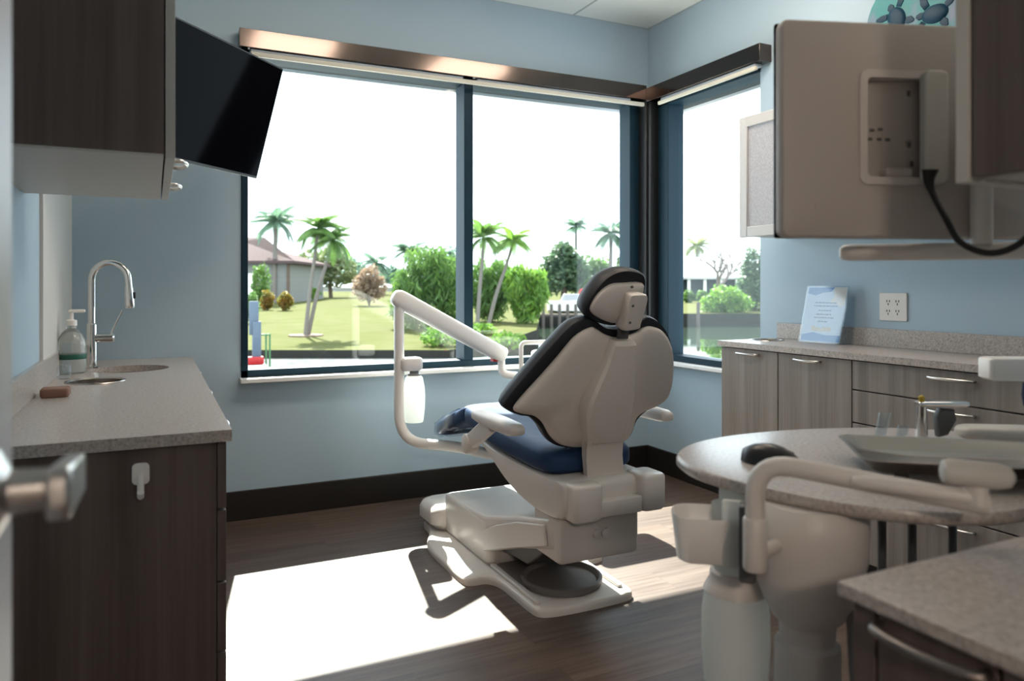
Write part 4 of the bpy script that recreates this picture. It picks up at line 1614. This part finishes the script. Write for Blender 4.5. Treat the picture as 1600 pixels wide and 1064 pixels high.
def frond_mesh(L, droop, m, nl=24, lw=.6, lt=.045):
    """one palm frond along +X: arched rib with leaflets on both sides"""
    bm = B()
    rib = []
    for k in range(nl + 1):
        s = k / nl
        rib.append(Vector((L * s * (1 - .18 * droop * s), 0, L * (.28 * s - droop * s * s))))
    tube(bm, rib, [L * .012 * (1 - .8 * k / nl) for k in range(nl + 1)], 5)
    for k in range(2, nl + 1):
        s = k / nl
        p = rib[k]
        tg = (rib[k] - rib[k - 1]).normalized()
        ll = L * lw * (math.sin(PI * min(1, .12 + s * .86)) ** .7) * .62
        for sd_ in (-1, 1):
            for off in (0, .5):
                q = p + tg * (L / nl * off)
                d = (tg * .75 + Vector((0, sd_ * .75, -.45))).normalized()
                e1 = q + d * ll * .55
                e2 = q + d * ll + Vector((0, 0, -ll * .32))
                w_ = tg * lt * L * .5
                bm.faces.new([bm.verts.new(v_) for v_ in (q - w_ * .5, q + w_ * .5, e1 + w_ * .5, e1 - w_ * .5)])
                bm.faces.new([bm.verts.new(v_) for v_ in (e1 - w_ * .5, e1 + w_ * .5, e2)])
    me = bpy.data.meshes.new('frond')
    bm.to_mesh(me)
    bm.free()
    me.materials.append(m)
    return me


def palm(name, label, px0, py0, px1, py1, t, Lpx, m, n=13, trunk=.12, droop=.75, seed=1, catn='palm tree', group=None, zb=None, tm_='trunk', lw=.6):
    x0, y0 = W(px0, t)
    x1, y1 = W(px1, t)
    z0 = ZZ(py0, t) if zb is None else zb
    z1 = ZZ(py1, t)
    r = thing(name, (x0, y0, z0), label, catn, group)
    bm = B()
    pth = cat([(x0, y0, z0 - .05), (x0 + (x1 - x0) * .35, y0 + (y1 - y0) * .35, z0 + (z1 - z0) * .4), (x0 + (x1 - x0) * .75, y0 + (y1 - y0) * .75, z0 + (z1 - z0) * .75), (x1, y1, z1)], 5)
    tube(bm, pth, [trunk * (1.25 - .55 * i / (len(pth) - 1)) for i in range(len(pth))], 10)
    tr_ = build('trunk', bm, M[tm_], r)
    L = Lpx / 1160 * t
    me = [frond_mesh(L, droop * k, m, lw=lw) for k in (.75, 1.15)]
    rnd = random.Random(seed)
    n = int(n * 1.8)
    for k in range(n):
        o = bpy.data.objects.new('frond', me[k % 2])
        COL.objects.link(o)
        o.parent = r
        o.location = Vector((x1, y1, z1)) - Vector((x0, y0, z0))
        pitch = rnd.uniform(-.9, .35) if k % 3 else rnd.uniform(-1.25, -.7)
        o.rotation_euler = (0, pitch, 2 * PI * k * .382 + rnd.uniform(-.2, .2))
        s = rnd.uniform(.85, 1.1)
        o.scale = (s, s, s)
    bm = B()
    lathe(bm, (x1, y1, z1), [(trunk * .7, -L * .16), (trunk * 1.1, -L * .06), (trunk * .8, .02), (.01, L * .08)], 10)
    build('crown_shaft', bm, m, r)
    return r


lz = lambda t: -.40 + max(0, t - 19.6) * .0185
fz = lambda t: -.27 + max(0, t - 42) * .013
G = 'palms in the garden outside'
palm('coconut_palm', 'tall feathery palm rising behind the brown roofed house', 428, 470, 431, 348, 50, 40, M['l_blue'], 14, .16, .8, 2, zb=lz(50))
palm('christmas_palm', 'left slim palm of the twin pair on the sunny lawn', 477, 528, 497, 358, 24, 42, M['l_green'], 13, .058, .85, 3, zb=lz(24))
palm('christmas_palm', 'right leaning palm of the twin pair on the sunny lawn', 481, 529, 519, 376, 24.2, 42, M['l_green'], 14, .058, .95, 4, zb=lz(24.2))
palm('christmas_palm', 'upright palm just right of the window mullion', 745, 520, 756, 372, 25, 42, M['l_green'], 13, .06, .9, 5, zb=lz(25))
palm('christmas_palm', 'leaning palm with curved pale trunk right of the mullion', 760, 522, 802, 378, 25.4, 36, M['l_bright'], 13, .058, .95, 6, zb=lz(25.4))
palm('tall_palm', 'thin tall palm with small crown behind the green tree', 900, 470, 900, 354, 52, 24, M['l_blue'], 12, .12, .75, 7, zb=fz(52))
palm('coconut_palm', 'bluish feathery palm left of the dark window corner', 953, 470, 955, 366, 50, 38, M['l_blue'], 14, .15, .85, 8, zb=fz(50))
palm('coconut_palm', 'pale palm behind the right hand house roof', 1090, 460, 1089, 385, 78, 26, M['l_pale'], 12, .15, .8, 9, zb=fz(78))
palm('fan_palm', 'distant palm left of the leafy clump behind the lawn', 590, 450, 588, 412, 70, 32, M['l_blue'], 12, .15, .9, 10, zb=lz(70))
palm('fan_palm', 'distant palm rising above the leafy clump behind the lawn', 640, 450, 640, 395, 66, 34, M['l_blue'], 12, .15, .9, 11, zb=lz(66))

blob('topiary_bush', 'clipped dark green upright bush by the house wall', 407, 44, 410, 457, 32, M['l_green'], 1300, .22, zbase=lz(44))
blob('croton_bush', 'left orange green round bush before the house', 418, 40.6, 453, 476, 22, M['l_orange'], 900, .18, zbase=lz(40))
blob('croton_bush', 'right orange green round bush before the house', 446, 40, 456, 479, 24, M['l_orange'], 900, .18, zbase=lz(40))
blob('low_bush', 'small green bush at the left window edge', 392, 30, 455, 500, 26, M['l_green'], 900, .16, zbase=lz(30))
blob('pale_tree', 'pale yellow green tree behind the twin palms', 517, 62, 385, 462, 90, M['l_pale'], 2600, .45, 'tree', lobes=[(-.35, -.1, .6), (.35, 0, .62), (0, .4, .6)], trunk=.15, zbase=lz(62))
blob('pale_tree', 'pale yellow green tree left of the twin palms', 473, 66, 392, 465, 60, M['l_pale'], 1800, .45, 'tree', trunk=.15, zbase=lz(66))
blob('shrub', 'bright green low shrub under the pale trees', 482, 56, 448, 472, 40, M['l_bright'], 900, .3, zbase=lz(56))
blob('bougainvillea_bush', 'dry tan round bush at the far edge of the lawn', 577, 46, 413, 470, 56, M['l_tan'], 2400, .25, lobes=[(-.3, -.1, .7), (.3, -.1, .7), (0, .25, .7)], zbase=lz(46))
blob('palm_clump', 'large leafy palm clump left of the window mullion', 668, 27, 372, 505, 118, M['l_green'], 5200, .42, 'shrub', lobes=[(-.45, -.1, .55), (.4, .1, .6), (0, .3, .6), (0, -.35, .7), (.6, -.4, .5), (-.5, -.5, .5)], aspect=.16, droop=.9, zbase=lz(27))
blob('front_bush', 'low bright green bush on the lawn edge below the white arm', 688, 20.6, 512, 546, 62, M['l_bright'], 900, .13, zbase=lz(20.6))
blob('palm_clump', 'leafy palm clump behind the curved palm trunk', 765, 31, 390, 505, 80, M['l_green'], 3600, .42, 'shrub', lobes=[(-.4, 0, .65), (.4, .1, .65), (0, -.4, .7)], aspect=.16, droop=.9, zbase=lz(31))
blob('palm_clump', 'drooping leafy clump beside the canal right of the mullion', 822, 30, 398, 508, 76, M['l_bright'], 3600, .36, 'shrub', lobes=[(-.4, .1, .6), (.35, 0, .62), (0, -.4, .7)], aspect=.2, droop=.9, zbase=lz(30))
blob('ground_bush', 'low green shrub at the foot of the right palms', 752, 24.5, 505, 528, 50, M['l_bright'], 700, .14, zbase=lz(24.5))
blob('ground_bush', 'low green grass tuft beside the concrete walk', 795, 21.4, 517, 532, 60, M['l_bright'], 700, .12, zbase=lz(21.4) - .2)
blob('broad_tree', 'rounded bluish green tree across the canal', 880, 48, 375, 472, 82, M['l_dark'], 3600, .38, 'tree', lobes=[(-.3, -.1, .68), (.35, -.05, .62), (0, .35, .62)], trunk=.2, zbase=fz(48))
blob('broad_tree', 'smaller green tree beside the bluish palm across the canal', 930, 54, 398, 470, 60, M['l_green'], 2200, .38, 'tree', trunk=.2, zbase=fz(54))
blob('broad_tree', 'green tree across the canal touching the window corner', 985, 56, 385, 470, 56, M['l_dark'], 1800, .4, 'tree', trunk=.2, zbase=fz(56))
blob('yellow_shrub', 'yellow green shrub before the trees across the canal', 938, 47.5, 425, 474, 40, M['l_pale'], 1200, .28, zbase=fz(47.5))
blob('round_bush', 'large bright green bush on the bank in the right window', 1134, 44, 443, 505, 82, M['l_bright'], 3800, .26, lobes=[(-.4, -.2, .62), (.4, -.15, .62), (0, .25, .7), (0, -.4, .6)], zbase=fz(44) - .35)
blob('broad_tree', 'dark green tree at the right end of the right window', 1178, 46, 385, 490, 62, M['l_dark'], 2600, .3, 'tree', lobes=[(0, .4, .6), (-.2, -.1, .7), (.2, -.5, .7)], trunk=.15, zbase=fz(46))
for i, px in enumerate((1056, 1076, 1097)):
    blob('hedge_bush', ['left', 'middle', 'right'][i] + ' low hedge bush before the right hand house', px, 60, 453, 472, 18, M['l_green'], 600, .26, 'hedge', 'hedge before the right house', zbase=fz(60))
for i, (px, t_, y0, w_, wh) in enumerate(((614, 106, 415, 40, 'behind the tan bush'), (556, 104, 405, 46, 'left of the tan bush'), (700, 88, 385, 70, 'behind the window mullion'), (845, 92, 420, 60, 'left of the bluish green tree'), (455, 95, 425, 40, 'right of the brown roofed house'))):
    blob('distant_tree', 'distant hazy green tree ' + wh, px, t_, y0, 462, w_, M['l_blue'], 1300, .7, 'tree', 'distant trees on the horizon', trunk=.2, zbase=lz(t_) if px < 800 else fz(t_))

# bare tree in the right window
bt = thing('bare_tree', (*W(1122, 52), fz(52)), 'leafless branching tree before the pale house roof', 'tree')
bm = B()
rnd = random.Random(12)


def branch(p, d, L, r, n):
    q = p + d * L
    mid_ = p + d * L * .5 + Vector((rnd.uniform(-.1, .1), rnd.uniform(-.1, .1), rnd.uniform(-.05, .1))) * L
    tube(bm, [p, mid_, q], [r, r * .85, r * .65], 6)
    if n:
        for k in range(3 if n > 2 else 2):
            e_ = (d + Vector((rnd.uniform(-.9, .9), rnd.uniform(-.9, .9), rnd.uniform(-.25, .55)))).normalized()
            branch(q, e_, L * rnd.uniform(.62, .82), r * .62, n - 1)


P0 = Vector((*W(1124, 52), fz(52) - .05))
branch(P0, Vector((-.06, 0, 1)), 1.35, .22, 5)
build('branches', bm, mat('bare_branch', (.16, .13, .12), .9), bt)


# houses
def hip_house(name, label, px0, px1, t, dep, zg, zeave, zridge, ov, mw, mr, front_posts=0, ridge=.35):
    x0, y0 = W(px0, t)
    x1, y1 = W(px1, t)
    r = thing(name, ((x0 + x1) / 2, (y0 + y1) / 2, zg), label, 'house')
    ux = Vector((x1 - x0, y1 - y0, 0))
    Lh = ux.length
    ux.normalize()
    uy = Vector((-ux.y, ux.x, 0))
    O = Vector((x0, y0, 0))
    F = lambda a, b, z: O + ux * a + uy * b + Vector((0, 0, z))
    bm = B()
    rings(bm, [[F(a, b, z) for a, b in ((0, 0), (Lh, 0), (Lh, dep), (0, dep))] for z in (zg - .2, zeave)])
    wl = build('wall', bm, mw, r, smooth=0)
    bm = B()
    e_ = [(-ov, -ov), (Lh + ov, -ov), (Lh + ov, dep + ov), (-ov, dep + ov)]
    k = dep / 2 + ov
    lo_ = [bm.verts.new(F(a, b, zeave - .12)) for a, b in e_]
    up_ = [bm.verts.new(F(a, b, zeave + .06)) for a, b in e_]
    ra_, rb_ = bm.verts.new(F(-ov + k * ridge * 2.2, dep / 2, zridge)), bm.verts.new(F(Lh + ov - k * ridge * 2.2, dep / 2, zridge))
    for f_ in ((lo_[3], lo_[2], lo_[1], lo_[0]), (lo_[0], lo_[1], up_[1], up_[0]), (lo_[1], lo_[2], up_[2], up_[1]), (lo_[2], lo_[3], up_[3], up_[2]), (lo_[3], lo_[0], up_[0], up_[3]),
               (up_[0], up_[1], rb_, ra_), (up_[1], up_[2], rb_), (up_[2], up_[3], ra_, rb_), (up_[3], up_[0], ra_)):
        bm.faces.new(f_)
    bmesh.ops.recalc_face_normals(bm, faces=bm.faces)
    build('roof', bm, mr, r, smooth=0)
    return r, F, Lh


hh, F, Lh = hip_house('brown_roof_house', 'grey house with brown hip roof at the left window edge', 250, 452, 50, 9, lz(50), 2.95, 4.9, .45, M['h_wall'], M['roof_brown'], ridge=.55)
bm = B()
rings(bm, [[F(a, b, z) for a, b in ((Lh - .16, -.06), (Lh + .02, -.06), (Lh + .02, .1), (Lh - .16, .1))] for z in (lz(50), 2.86)])
build('downspout', bm, M['trunk_dark'], hh, smooth=0)
bm = B()
rings(bm, [[F(a, b, z) for a, b in ((Lh - 3.6, -.05), (Lh - 2.4, -.05), (Lh - 2.4, .05), (Lh - 3.6, .05))] for z in (lz(50) + .1, lz(50) + 2.0)])
build('window', bm, M['white'], hh, smooth=0)
hh, F, Lh = hip_house('pale_roof_house', 'low house with pale grey roof and dark porch across the canal', 1020, 1230, 66, 10, fz(66), 2.05, 4.1, .6, M['dark_screen'], M['roof_pale'], ridge=.4)
for k in range(9):
    a = .3 + k * (Lh - .6) / 8
    bm = B()
    rings(bm, [[F(a + dx, b, z) for dx, b in ((-.12, -.35), (.12, -.35), (.12, -.15), (-.12, -.15))] for z in (fz(66) - .1, 1.98)])
    build('porch_post', bm, M['sill'], hh, smooth=0)
hh, F, Lh = hip_house('distant_house', 'long low pale house far behind the lawn', 505, 620, 82, 8, lz(82), 1.15, 1.75, .4, M['sill'], M['roof_pale'])

# far bank dock, posts, boat
dk = thing('boat_dock', (*W(875, 41.4), -1.0), 'weathered timber dock along the far canal bank', 'dock')
bm = B()
a, b_ = Vector((*W(832, 41.6), 0)), Vector((*W(932, 41.6), 0))
d_ = (b_ - a).normalized()
n_ = Vector((-d_.y, d_.x, 0))
rings(bm, [[p + n_ * k + Vector((0, 0, z)) for k, z in ((-.5, -.38), (.5, -.38), (.5, -.26), (-.5, -.26))] for p in (a, b_)])
build('deck', bm, M['wood_grey'], dk, smooth=0)
for k in range(8):
    p = a.lerp(b_, (k + .3) / 8) - n_ * .55
    bm = B()
    lathe(bm, (p.x, p.y, 0), [(.09, -1.2), (.09, .25), (.05, .32)], 10)
    build('piling', bm, M['wood_grey'], dk)
for px, wh in ((1063, 'left mooring post by the bank in the right window'), (1091, 'right mooring post by the bank in the right window')):
    x, y = W(px, 42)
    bm = B()
    lathe(bm, (x, y, 0), [(.10, -1.2), (.10, .30), (.06, .40)], 10)
    tag(build('mooring_post', bm, M['wood_grey']), wh, 'post', 'mooring posts')
bo = thing('motor_boat', (*W(897, 43.2), -.35), 'white motor boat lying at the far canal dock', 'boat')
bc = Vector((*W(897, 43.4), 0))
bm = B()
rs = []
for s, wd, zk, zt in ((-1.0, .55, -.2, .42), (-.6, .62, -.25, .42), (0, .62, -.25, .48), (.5, .45, -.2, .56), (.85, .2, 0, .64), (1.0, .03, .3, .68)):
    p = bc + d_ * s * 1.55
    rs.append([p + n_ * k * wd + Vector((0, 0, z)) for k, z in ((-1, zt), (-.8, zk + .12), (0, zk), (.8, zk + .12), (1, zt))])
rings(bm, rs)
build('hull', bm, M['white'], bo)
bm = B()
p = bc - d_ * .1
rings(bm, [[p + d_ * a_ * k + n_ * b2 * k + Vector((0, 0, z)) for a_, b2 in ((-.7, -.45), (.55, -.45), (.55, .45), (-.7, .45))] for k, z in ((1, .42), (.75, .82), (.7, .85))])
build('windshield', bm, M['lens'], bo, bevel=.03)
rt = thing('parked_vehicle', (*W(922, 45), fz(45)), 'small red vehicle parked behind the white boat across the canal', 'vehicle')
bm = B()
c_ = Vector((*W(922, 45), 0))
rings(bm, [[c_ + d_ * a_ * k + n_ * b2 * k + Vector((0, 0, fz(45) + z)) for a_, b2 in ((-.75, -.5), (.75, -.5), (.75, .5), (-.75, .5))] for k, z in ((.96, .22), (1, .3), (1, .85), (.8, 1.35), (.76, 1.38))])
build('body', bm, M['red'], rt, bevel=.05)
for a_ in (-.45, .45):
    for b2 in (-.46, .46):
        p = c_ + d_ * a_ + n_ * b2 + Vector((0, 0, fz(45) + .2))
        bm = B()
        lathe(bm, (0, 0, 0), [(.1, -.07), (.2, -.07), (.2, .07), (.1, .07)], 16, 'Y')
        bmesh.ops.transform(bm, matrix=Matrix.Translation(p) @ Matrix.Rotation(math.atan2(d_.y, d_.x), 4, 'Z'), verts=bm.verts)
        build('wheel', bm, M['black'], rt)
# post with bands at the left window edge
x, y = W(401, 16.5)
t = thing('marker_post', (x, y, -.62), 'blue grey post with red and white base at the left window edge', 'post')
bm = B()
rbox(bm, x - .09, x + .09, y - .08, y + .08, -.62, .50, .02)
rbox(bm, x - .16, x + .04, y - .04, y + .04, .2, .95, .02)
build('column', bm, mat('blue_grey_paint', (.07, .095, .13), .6), t)
bm = B()
rbox(bm, x - .2, x + .14, y - .13, y + .1, -.45, -.28, .02)
build('red_band', bm, M['red'], t)
bm = B()
rbox(bm, x - .2, x + .2, y - .13, y + .13, -.62, -.46, .02)
build('white_foot', bm, M['sill'], t)
bm = B()
for dx in (.20, .28):
    tube(bm, [(x + dx, y, -.62), (x + dx, y, .22)], .02, 8)
tube(bm, [(x + .05, y, .2), (x + .29, y, .2)], .02, 8)
build('green_rail', bm, mat('green_rail', (.04, .14, .05), .6), t)
# curb round the palm bed
bm = B()
x, y = W(478, 24)
lathe(bm, (x, y, lz(24)), [(.55, -.1), (.55, .04), (.45, .05), (.40, .02), (.01, .02)], 28)
tag(build('mulch_ring', bm, mat('mulch', (.16, .11, .08), .9)), 'round mulch ring at the foot of the twin palms', 'mulch bed')
